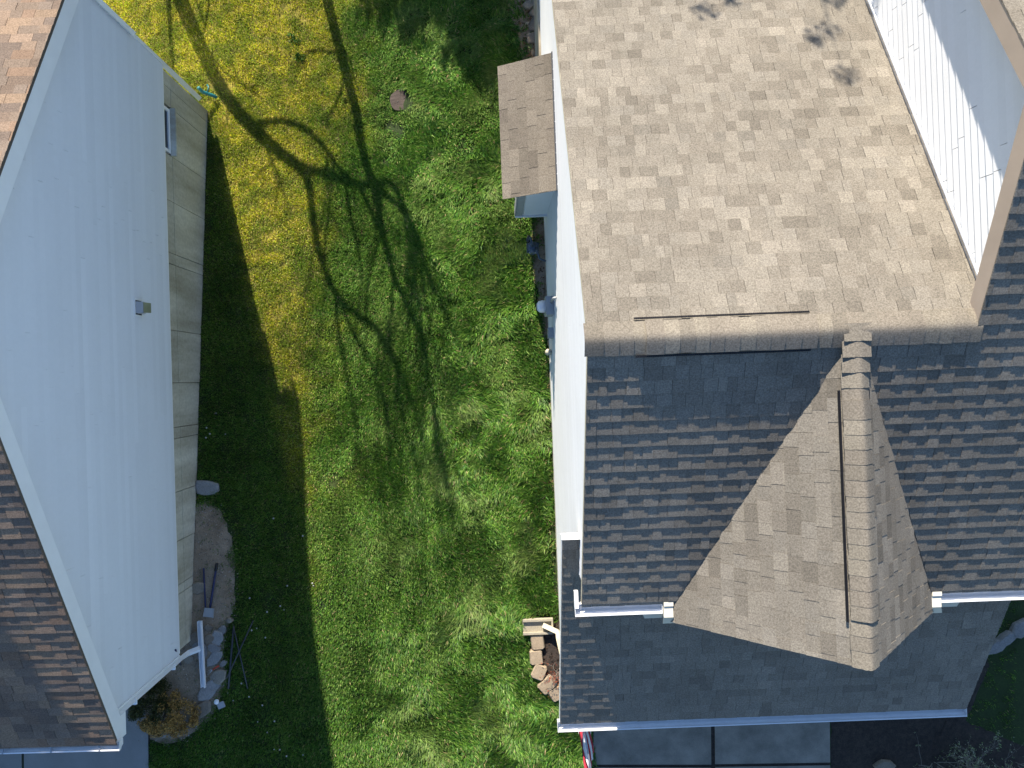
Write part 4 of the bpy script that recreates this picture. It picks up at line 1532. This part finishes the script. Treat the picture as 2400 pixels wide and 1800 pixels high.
def lawn_fields(X, Y):
    Z = ground_z(X, Y)
    D = CAM_Z - Z
    px = NX + X * F / D; py = NY - Y * F / D
    jx = px + 26 * (fbm(X * 3, Y * 3, 40) - .5) * 2; jy = py + 26 * (fbm(X * 3, Y * 3, 50) - .5) * 2
    dens = np.ones_like(X)
    for poly, k in ((GRAVEL, .03), (BED, 0), (LITTER, .10), (WALLSOIL, .06)):
        dens = np.where(pip(jx, jy, poly), k, dens)
    dens = np.where(px > 1948, dens * .45, dens)  # thinned right of the drive so dark ground stands in for deep shade
    # worn spots
    for cx_, cy_, r_, k in ((925, 293, 24, .1), (1092, 325, 30, .3), (1110, 360, 22, .3), (905, 380, 14, .3), (1112, 195, 18, .4), (1000, 1662, 16, .2), (520, 210, 26, .25),
                            (525, 265, 16, .2), (480, 660, 20, .45), (640, 570, 18, .5), (795, 1120, 18, .4), (640, 1400, 25, .5), (1285, 1750, 16, .3), (560, 1240, 30, .5),
                            (670, 20, 26, .4), (705, 60, 20, .5), (650, 940, 18, .4)):
        q = np.hypot(jx - cx_, jy - cy_)
        dens = np.where(q < r_, np.minimum(dens, k), dens)
    dens = np.where(np.hypot(px - 942, py - 235) < 30, 0, dens)
    dens = np.where((px < 353) & (py > 1560), 0, dens)
    dens = np.where((px > 1222) & (px < 1300) & (py > 1440) & (py < 1486), 0, dens)
    dens = np.where((px > 1388) & (px < 1948) & (py > 1500), 0, dens)
    # under the houses
    ul = X * math.cos(TL) + Y * math.sin(TL)
    vl = X * math.sin(TL) - Y * math.cos(TL)
    dens = np.where((ul < LWALL + .0) & (vl > -5.2) & (vl < 4.4), 0, dens)
    ur = X * math.cos(TH) + Y * math.sin(TH)
    vr = X * math.sin(TH) - Y * math.cos(TH)
    dens = np.where((ur > WALL_U - .02) & (vr < 4.5) & (ur < 6.3), 0, dens)
    dens = np.where((ur > WALL_U - .02) & (ur < 8) & (vr < 2.4), 0, dens)
    dens = np.where((ur > WALL_U - .14) & (ur < 2) & (vr < 4.5), dens * .25, dens)
    dens = np.where(pip(px, py, [(1948, 1600), (2225, 1600), (2300, 1510), (2318, 1560), (2262, 1690), (2420, 1755), (2420, 1960), (1948, 1960)]), 0, dens)
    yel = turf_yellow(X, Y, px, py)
    return Z, px, py, dens, yel


def make_grass():
    rg = np.random.default_rng(77)
    # tufts: positions, then blades around them share a lean direction
    nt_ = 142000
    X = np.where(rg.random(nt_) < .88, rg.uniform(-7.6, 1.8, nt_), rg.uniform(1.8, 9.0, nt_)); Y = rg.uniform(-8.2, 8.8, nt_)
    Z, px, py, dens, yel = lawn_fields(X, Y)
    # fewer outside the picture
    infr = (px > -60) & (px < 2460) & (py > -60) & (py < 1860)
    keep = rg.random(nt_) < dens * np.where(infr, 1.0, .22)
    X, Y, Z, px, py, dens, yel = [a[keep] for a in (X, Y, Z, px, py, dens, yel)]
    nt2 = len(X)
    # wind-combed lean from a smooth field
    ang = 6.283 * 1.5 * fbm(X * .55, Y * .55, 23, 2) + 6.283 * .9 * (vnoise(X * 2.2, Y * 2.2, 29) - .5)
    shag = sst(.75, .15, yel) * sst(640, 1150, px + 140 * (fbm(X * 1.4, Y * 1.4, 61) - .5)) * (.45 + .55 * sst(.30, .60, fbm(X * 1.7, Y * 1.7, 63)))
    shag = np.where(px > 1900, 0, shag)  # kept short there too, to look as dark as deep shade
    nb_ = 11
    T = np.repeat(np.arange(nt2), nb_)
    N = len(T)
    sp_ = rg.normal(size=(N, 2)) * .034
    bx_ = X[T] + sp_[:, 0]; by_ = Y[T] + sp_[:, 1]
    bz_ = ground_z(bx_, by_)
    L0 = (.042 + .100 * shag[T]) * rg.uniform(.55, 1.35, N) + .008
    lean = np.clip(.45 + .55 * shag[T] + rg.normal(size=N) * .22, .1, 1.35)
    aa = ang[T] + rg.normal(size=N) * (1.5 - 1.0 * shag[T])
    dx, dy = np.cos(aa), np.sin(aa)
    wd = rg.uniform(.0036, .0064, N) * (1 + .5 * shag[T])
    sx_, sy_ = -dy * wd, dx * wd
    hx = L0 * np.sin(lean * .55) * .5; hz = L0 * np.cos(lean * .55) * .5
    tx = hx + L0 * np.sin(lean * 1.25) * .55; tz = hz + L0 * np.cos(lean * 1.25) * .55 * .8
    B = np.stack([bx_, by_, bz_ - .004], 1)
    S = np.stack([sx_, sy_, np.zeros(N)], 1)
    Mid = B + np.stack([dx * hx, dy * hx, hz], 1)
    Tip = B + np.stack([dx * tx, dy * tx, np.maximum(tz, .006)], 1)
    V = np.stack([B, Mid + S, Tip, Mid - S], 1).reshape(-1, 3)
    # colours
    green = np.array([(.090, .205, .022), (.056, .155, .018), (.132, .250, .030), (.068, .185, .028), (.190, .290, .066)])
    yellow = np.array([(.60, .58, .024), (.42, .49, .020), (.70, .63, .06), (.23, .38, .016), (.72, .62, .18)])
    straw = np.array([(.40, .31, .16), (.33, .25, .12)])
    ci = rg.integers(5, size=N)
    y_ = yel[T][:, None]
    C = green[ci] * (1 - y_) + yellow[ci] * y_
    st = rg.random(N) < (.03 + .10 * yel[T])
    C[st] = straw[rg.integers(2, size=st.sum())]
    big = (.80 + .40 * fbm(X * 1.3, Y * 1.3, 71))[T][:, None]
    C = C * big * rg.uniform(.65, 1.35, (N, 1)) * rg.uniform(.68, 1.32, nt2)[T][:, None]
    # paler tufts in the long grass
    pale = (sst(.52, .72, fbm(X * 1.9, Y * 1.9, 83)) * shag)[T][:, None]
    C = C * (1 - .38 * pale) + np.array([(.28, .34, .11)]) * .38 * pale
    C = np.repeat(C, 4, 0)
    print('blades', N)
    o = np_quads("grass", V, C, 'grass', None, 4)
    tag(o, "green lawn grass, yellower toward the left house", "grass", kind="stuff")


make_grass()


# dry leaves in the litter beds and along the walls ----------------------------------
def scatter_litter(name, poly, n, size, pal, seed, label, cat):
    rg = np.random.default_rng(seed)
    xs = [p[0] for p in poly]; ys = [p[1] for p in poly]
    px = rg.uniform(min(xs) - 15, max(xs) + 15, n * 3); py = rg.uniform(min(ys) - 15, max(ys) + 15, n * 3)
    jx = px + rg.normal(size=n * 3) * 9; jy = py + rg.normal(size=n * 3) * 9
    k = pip(jx, jy, poly)
    px, py = px[k][:n], py[k][:n]
    P = np.array([tuple(pg(a, b)) for a, b in zip(px, py)])
    m = len(P)
    P[:, 2] += rg.uniform(.012, .05, m)
    nrm = np.stack([rg.normal(size=m) * .5, rg.normal(size=m) * .5, np.ones(m)], 1); nrm /= np.linalg.norm(nrm, axis=1)[:, None]
    t = np.cross(nrm, rg.normal(size=(m, 3))); t /= np.linalg.norm(t, axis=1)[:, None]
    b = np.cross(nrm, t)
    s = size * rg.uniform(.5, 1.5, m)[:, None]
    V = np.stack([P - t * s, P + b * s * .55, P + t * s, P - b * s * .55], 1).reshape(-1, 3)
    pal = np.array(pal)
    C = np.repeat(pal[rg.integers(len(pal), size=m)] * rg.uniform(.7, 1.3, (m, 1)), 4, 0)
    o = np_quads(name, V, C, 'litter')
    tag(o, label, cat, kind="stuff")


DRY = [(.30, .19, .10), (.22, .13, .07), (.38, .27, .16), (.16, .10, .06), (.42, .33, .22)]
PEB = [(.34, .30, .25), (.24, .20, .16), (.42, .38, .33), (.18, .15, .12)]
scatter_litter("fallen_leaves", LITTER, 1500, .035, DRY, 1, "dry brown leaves heaped in the bed at the frame top by the white wall", "leaves")
scatter_litter("soil_litter", WALLSOIL, 420, .02, DRY, 2, "scraps of dry leaves on the soil around the gas meter", "leaves")
scatter_litter("gravel", GRAVEL, 3200, .011, PEB, 3, "loose gravel chips beside the left foundation", "gravel")
scatter_litter("mulch_chips", BED, 700, .02, [(.03, .02, .015), (.05, .035, .025), (.02, .015, .012), (.08, .05, .035)], 4, "dark wood chips in the block edged bed", "mulch")
scatter_litter("base_litter", [(1290, 780), (1303, 780), (1318, 1440), (1303, 1440)], 260, .018, DRY, 5, "dry scraps along the foot of the white wall", "leaves")

# dandelion clocks in the shaded grass ------------------------------------------------
rg = np.random.default_rng(9)
DL = [(509, 968), (487, 1002), (495, 1016), (486, 1025), (530, 1017), (543, 1384), (587, 1400), (593, 1474), (568, 1599), (586, 1630), (617, 1650), (644, 1213), (712, 1254), (734, 1365),
      (736, 1371), (675, 1371), (659, 1418), (667, 1428), (628, 1432), (603, 1471), (624, 1492), (606, 1689), (646, 1686), (628, 1714), (658, 1753), (644, 1754), (674, 1768), (712, 1766), (445, 1721), (548, 1640)]
me = None
for i, (a, b) in enumerate(DL):
    p = pg(a, b)
    h = rg.uniform(.06, .10)
    if me is None:
        q = MB()
        q.lathe((0, 0, 0), [(.006, -.021), (.017, -.013), (.022, 0), (.017, .013), (.006, .021)], 10)
        me = q.mesh("seed_head"); me.materials.append(M['seed'])
        q2 = MB(); q2.tube([(0, 0, -.12), (0, 0, -.015)], .003, 5); ms = q2.mesh("stalk"); ms.materials.append(M['twig'])
    e_ = empty("dandelion_clock", p)
    s_ = rg.uniform(.45, .75)
    e_.scale = (s_, s_, s_)
    tag(e_, "white dandelion seed head in the shaded grass beside the left house", "dandelion", "dandelion seed heads")
    for nm, m_ in (("seed_head", me), ("stalk", ms)):
        o = bpy.data.objects.new(nm, m_); COL.objects.link(o); o.parent = e_; o.location = (0, 0, h)


# ------------------------------------------------------------------ trees behind the houses (their shadows cross the lawn)
HD = Vector((math.sin(SUN_AZ), -math.cos(SUN_AZ), 0))
TE = math.tan(SUN_EL)


def cast_point(S, a0, depth=0.0):
    """point in the tree's upright plane that throws its shadow on S"""
    d = S.dot(HD) - a0 - depth
    return Vector((S.x - HD.x * d, S.y - HD.y * d, S.z + d * TE))


def shadow_tree(name, base_px, limbs, label, seed, twig_n=40, leafy=None, rscale=1.0):
    base = Vector((base_px[0], base_px[1], gz(*base_px)))
    root = empty(name, base)
    tag(root, label, "tree")
    a0 = base.dot(HD)
    rg = np.random.default_rng(seed)
    tips = []
    for li, (pts, r0, r1) in enumerate(limbs):
        path = []
        ph = rg.uniform(0, 6)
        for k, (x, y) in enumerate(pts):
            P = cast_point(pg(x, y), a0, 0)
            h = max(0, P.z - base.z)
            dep = .35 * math.sin(h * .55 + ph * 0) + (.12 * h * math.sin(ph) * (k / len(pts)) if li else 0)
            P = cast_point(pg(x, y), a0, dep)
            path.append(P - base)
        if li == 0:
            path = [Vector((0, 0, -.2))] + path
        # smooth
        fine = []
        for k in range(len(path) - 1):
            p0 = path[max(k - 1, 0)]; p1 = path[k]; p2 = path[k + 1]; p3 = path[min(k + 2, len(path) - 1)]
            for j in range(4):
                t = j / 4
                fine.append(.5 * ((2 * p1) + (p2 - p0) * t + (2 * p0 - 5 * p1 + 4 * p2 - p3) * t * t + (-p0 + 3 * p1 - 3 * p2 + p3) * t ** 3))
        fine.append(path[-1])
        m = len(fine)
        mb = MB()
        mb.tube(fine, [r0 + (r1 - r0) * k / (m - 1) for k in range(m)], 9)
        mb.build("trunk" if li == 0 else "limb", 'bark', root)
        for k in range(m):
            if k > m * .35:
                tips.append((fine[k], (fine[k] - fine[k - 1]).normalized(), r1))
    for k in range(17):
        ok_ = [l_ for l_ in limbs if l_[0][-1][1] > 500]
        pts = ok_[int(rg.integers(len(ok_)))][0]
        i_ = int(rg.integers(len(pts) // 2, len(pts))); f_ = rg.random()
        x, y = [pts[i_ - 1][q_] * (1 - f_) + pts[i_][q_] * f_ for q_ in (0, 1)]
        sw = rg.uniform(-.22, .45)
        path = []
        for j in range(6):
            P = cast_point(pg(x, y), a0, .35 * math.sin(max(0, y) * .01))
            path.append(P - base)
            st_ = rg.uniform(60, 115)
            x += st_ * sw + rg.normal() * 6; y += st_
            sw += rg.normal() * .09
        r_ = rg.uniform(.020, .042) * rscale
        mb = MB(); mb.tube(path, [r_ * (1 - .12 * j) for j in range(6)], 6)
        mb.build("branch", 'bark', root)
        tips += [(path[j], (path[j] - path[j - 1]).normalized(), .02) for j in range(2, 6)]
    tw = MB(); ends = []
    for k in range(twig_n):
        p, d, r = tips[int(rg.integers(len(tips)))]
        nd = (d + Vector(rg.normal(size=3) * .7) + Vector((0, 0, .25))).normalized()
        twigs(tw, p, nd, rg.uniform(.5, 1.3), r * rg.uniform(.25, .5), 2, rg, ends, .55)
    tw.build("twigs", 'bark', root)
    if leafy:
        n_, sz, pal = leafy
        T = [tuple(t) for t in ends]
        v_, c_ = leaf_cloud(None, None, T, [(.16, .16, .13)] * len(T), [n_] * len(T), sz, pal, .9, seed + 2)
        np_quads("crown", v_, c_, 'foliage', root)["kind"] = "stuff"
    return root


tA = [([(395, -110), (425, 0), (470, 110), (530, 225), (590, 300), (655, 360), (712, 402)], .16, .085),
      ([(712, 402), (728, 450), (742, 560), (765, 640), (800, 710), (880, 775), (905, 820), (950, 900), (985, 1000)], .075, .035),
      ([(700, 392), (780, 420), (850, 442), (920, 448), (955, 510), (990, 590), (1010, 680)], .07, .03),
      ([(596, 300), (660, 288), (720, 310), (765, 355), (800, 405), (850, 455), (890, 540)], .055, .025),
      ([(790, 690), (795, 780), (815, 880), (835, 990), (840, 1100)], .045, .02),
      ([(397, -104), (396, -20), (402, 80), (410, 190)], .06, .025),
      ([(880, 775), (930, 850), (945, 980), (990, 1120)], .04, .02)]
b = pg(360, -240)
shadow_tree("bare_tree", (b.x, b.y), tA, "bare forked tree behind the left house, its shadow forking across the lawn", 3, 60)
tB_ = [([(735, -160), (752, -60), (775, 30), (803, 140), (835, 260), (858, 380), (880, 450)], .115, .07),
       ([(880, 450), (903, 570), (925, 650), (965, 745), (1000, 830), (1012, 920), (1030, 1050)], .065, .03),
       ([(875, 440), (940, 500), (985, 570), (1010, 660), (1060, 760)], .05, .02),
       ([(800, 130), (760, 125), (725, 128), (700, 150)], .03, .015),
       ([(925, 650), (920, 760), (900, 880), (905, 1010)], .04, .018)]
b = pg(700, -260)
shadow_tree("bare_tree", (b.x, b.y), tB_, "straight bare tree behind the lawn, its shadow running down the middle", 5, 60)


def bushy_tree(name, loc, h, crown_r, nblob, per, leaf, pal, label, seed, crown_z=.35, trunk=.12, group=None, cat="tree"):
    z = gz(*loc)
    root = empty(name, (loc[0], loc[1], z))
    tag(root, label, cat, group)
    rg = np.random.default_rng(seed)
    mb = MB()
    mb.tube([(0, 0, -.2), (.03, .02, h * .4), (0, 0, h * .95)], [trunk, trunk * .7, trunk * .15], 8)
    mb.build("trunk", 'bark', root)
    cs, rs_, ns = [], [], []
    lm = MB()
    for k in range(nblob):
        t = rg.random()
        zz = h * (crown_z + (1 - crown_z) * t)
        rad = crown_r * (1 - t ** 2.2) ** .6 * rg.random() ** .5 + .05
        a = rg.uniform(0, 6.283)
        c = (math.cos(a) * rad, math.sin(a) * rad, zz)
        cs.append(c); s = rg.uniform(.16, .34) * (crown_r / 1.2) ** .5
        rs_.append((s, s, s * .7)); ns.append(per)
        lm.tube([(0, 0, zz - .25 * rad), (c[0] * .6, c[1] * .6, zz - .1 * rad), c], [.025, .015, .006], 4, cap=False)
    lm.build("limbs", 'bark', root)
    v_, c_ = leaf_cloud(None, None, cs, rs_, ns, leaf, pal, .9, seed + 1)
    np_quads("crown", v_, c_, 'foliage', root)["kind"] = "stuff"
    return root


EVG = [(.035, .06, .02), (.05, .08, .025), (.028, .05, .02)]
for (bx_, by_), hh_, rr_, lab_, sd_n in (((790, -590), 4.0, 1.3, "evergreen tree behind the lawn whose shade darkens the grass at the frame top", 61),
                                       ((940, -580), 4.2, 1.35, "evergreen tree in the middle of the row behind the lawn", 67),
                                       ((1060, -620), 4.3, 1.2, "evergreen tree at the right end of the row behind the lawn, beside the white wall", 71),
                                       ((860, -820), 5.2, 1.3, "tallest evergreen tree behind the lawn, at the back of the others", 79)):
    b = pg(bx_, by_)
    bushy_tree("evergreen_tree", (b.x, b.y), hh_, rr_, 170, 60, .06, EVG, lab_, sd_n, .12, .08)
# tree behind the left house: shades the low corner of its front roof
bushy_tree("leafy_tree", (-11.55, 9.6), 17.0, 2.7, 300, 110, .09, EVG, "tall leafy tree behind the left house shading its front roof corner", 73, .45, .22)
# budding tree behind the right house: dapples the top of its back slope
BUD = [(.10, .12, .04), (.14, .12, .05), (.09, .10, .03)]
root = empty("budding_tree", (1.9, 12.4, gz(1.9, 12.4)))
tag(root, "budding tree behind the right house dappling the top of its roof", "tree")
rg = np.random.default_rng(88)
mb = MB(); ends = []
mb.tube([(0, 0, -.2), (.1, 0, 3), (0, .1, 5.4), (.1, 0, 7.4)], [.15, .11, .06, .02], 9)
for k in range(15):
    zz = rg.uniform(4.7, 6.8); a = rg.uniform(0, 6.283)
    twigs(mb, Vector((0, 0, zz)), Vector((math.cos(a) * .9, math.sin(a) * .9, .75)).normalized(), rg.uniform(1.1, 1.9), .018, 2, rg, ends, .5)
mb.build("trunk", 'bark', root)
sel = [tuple(t) for t in ends if rg.random() < .8]
v_, c_ = leaf_cloud(None, None, sel, [(.17, .17, .15)] * len(sel), [46] * len(sel), .045, BUD, .9, 90)
np_quads("crown", v_, c_, 'foliage', root)["kind"] = "stuff"
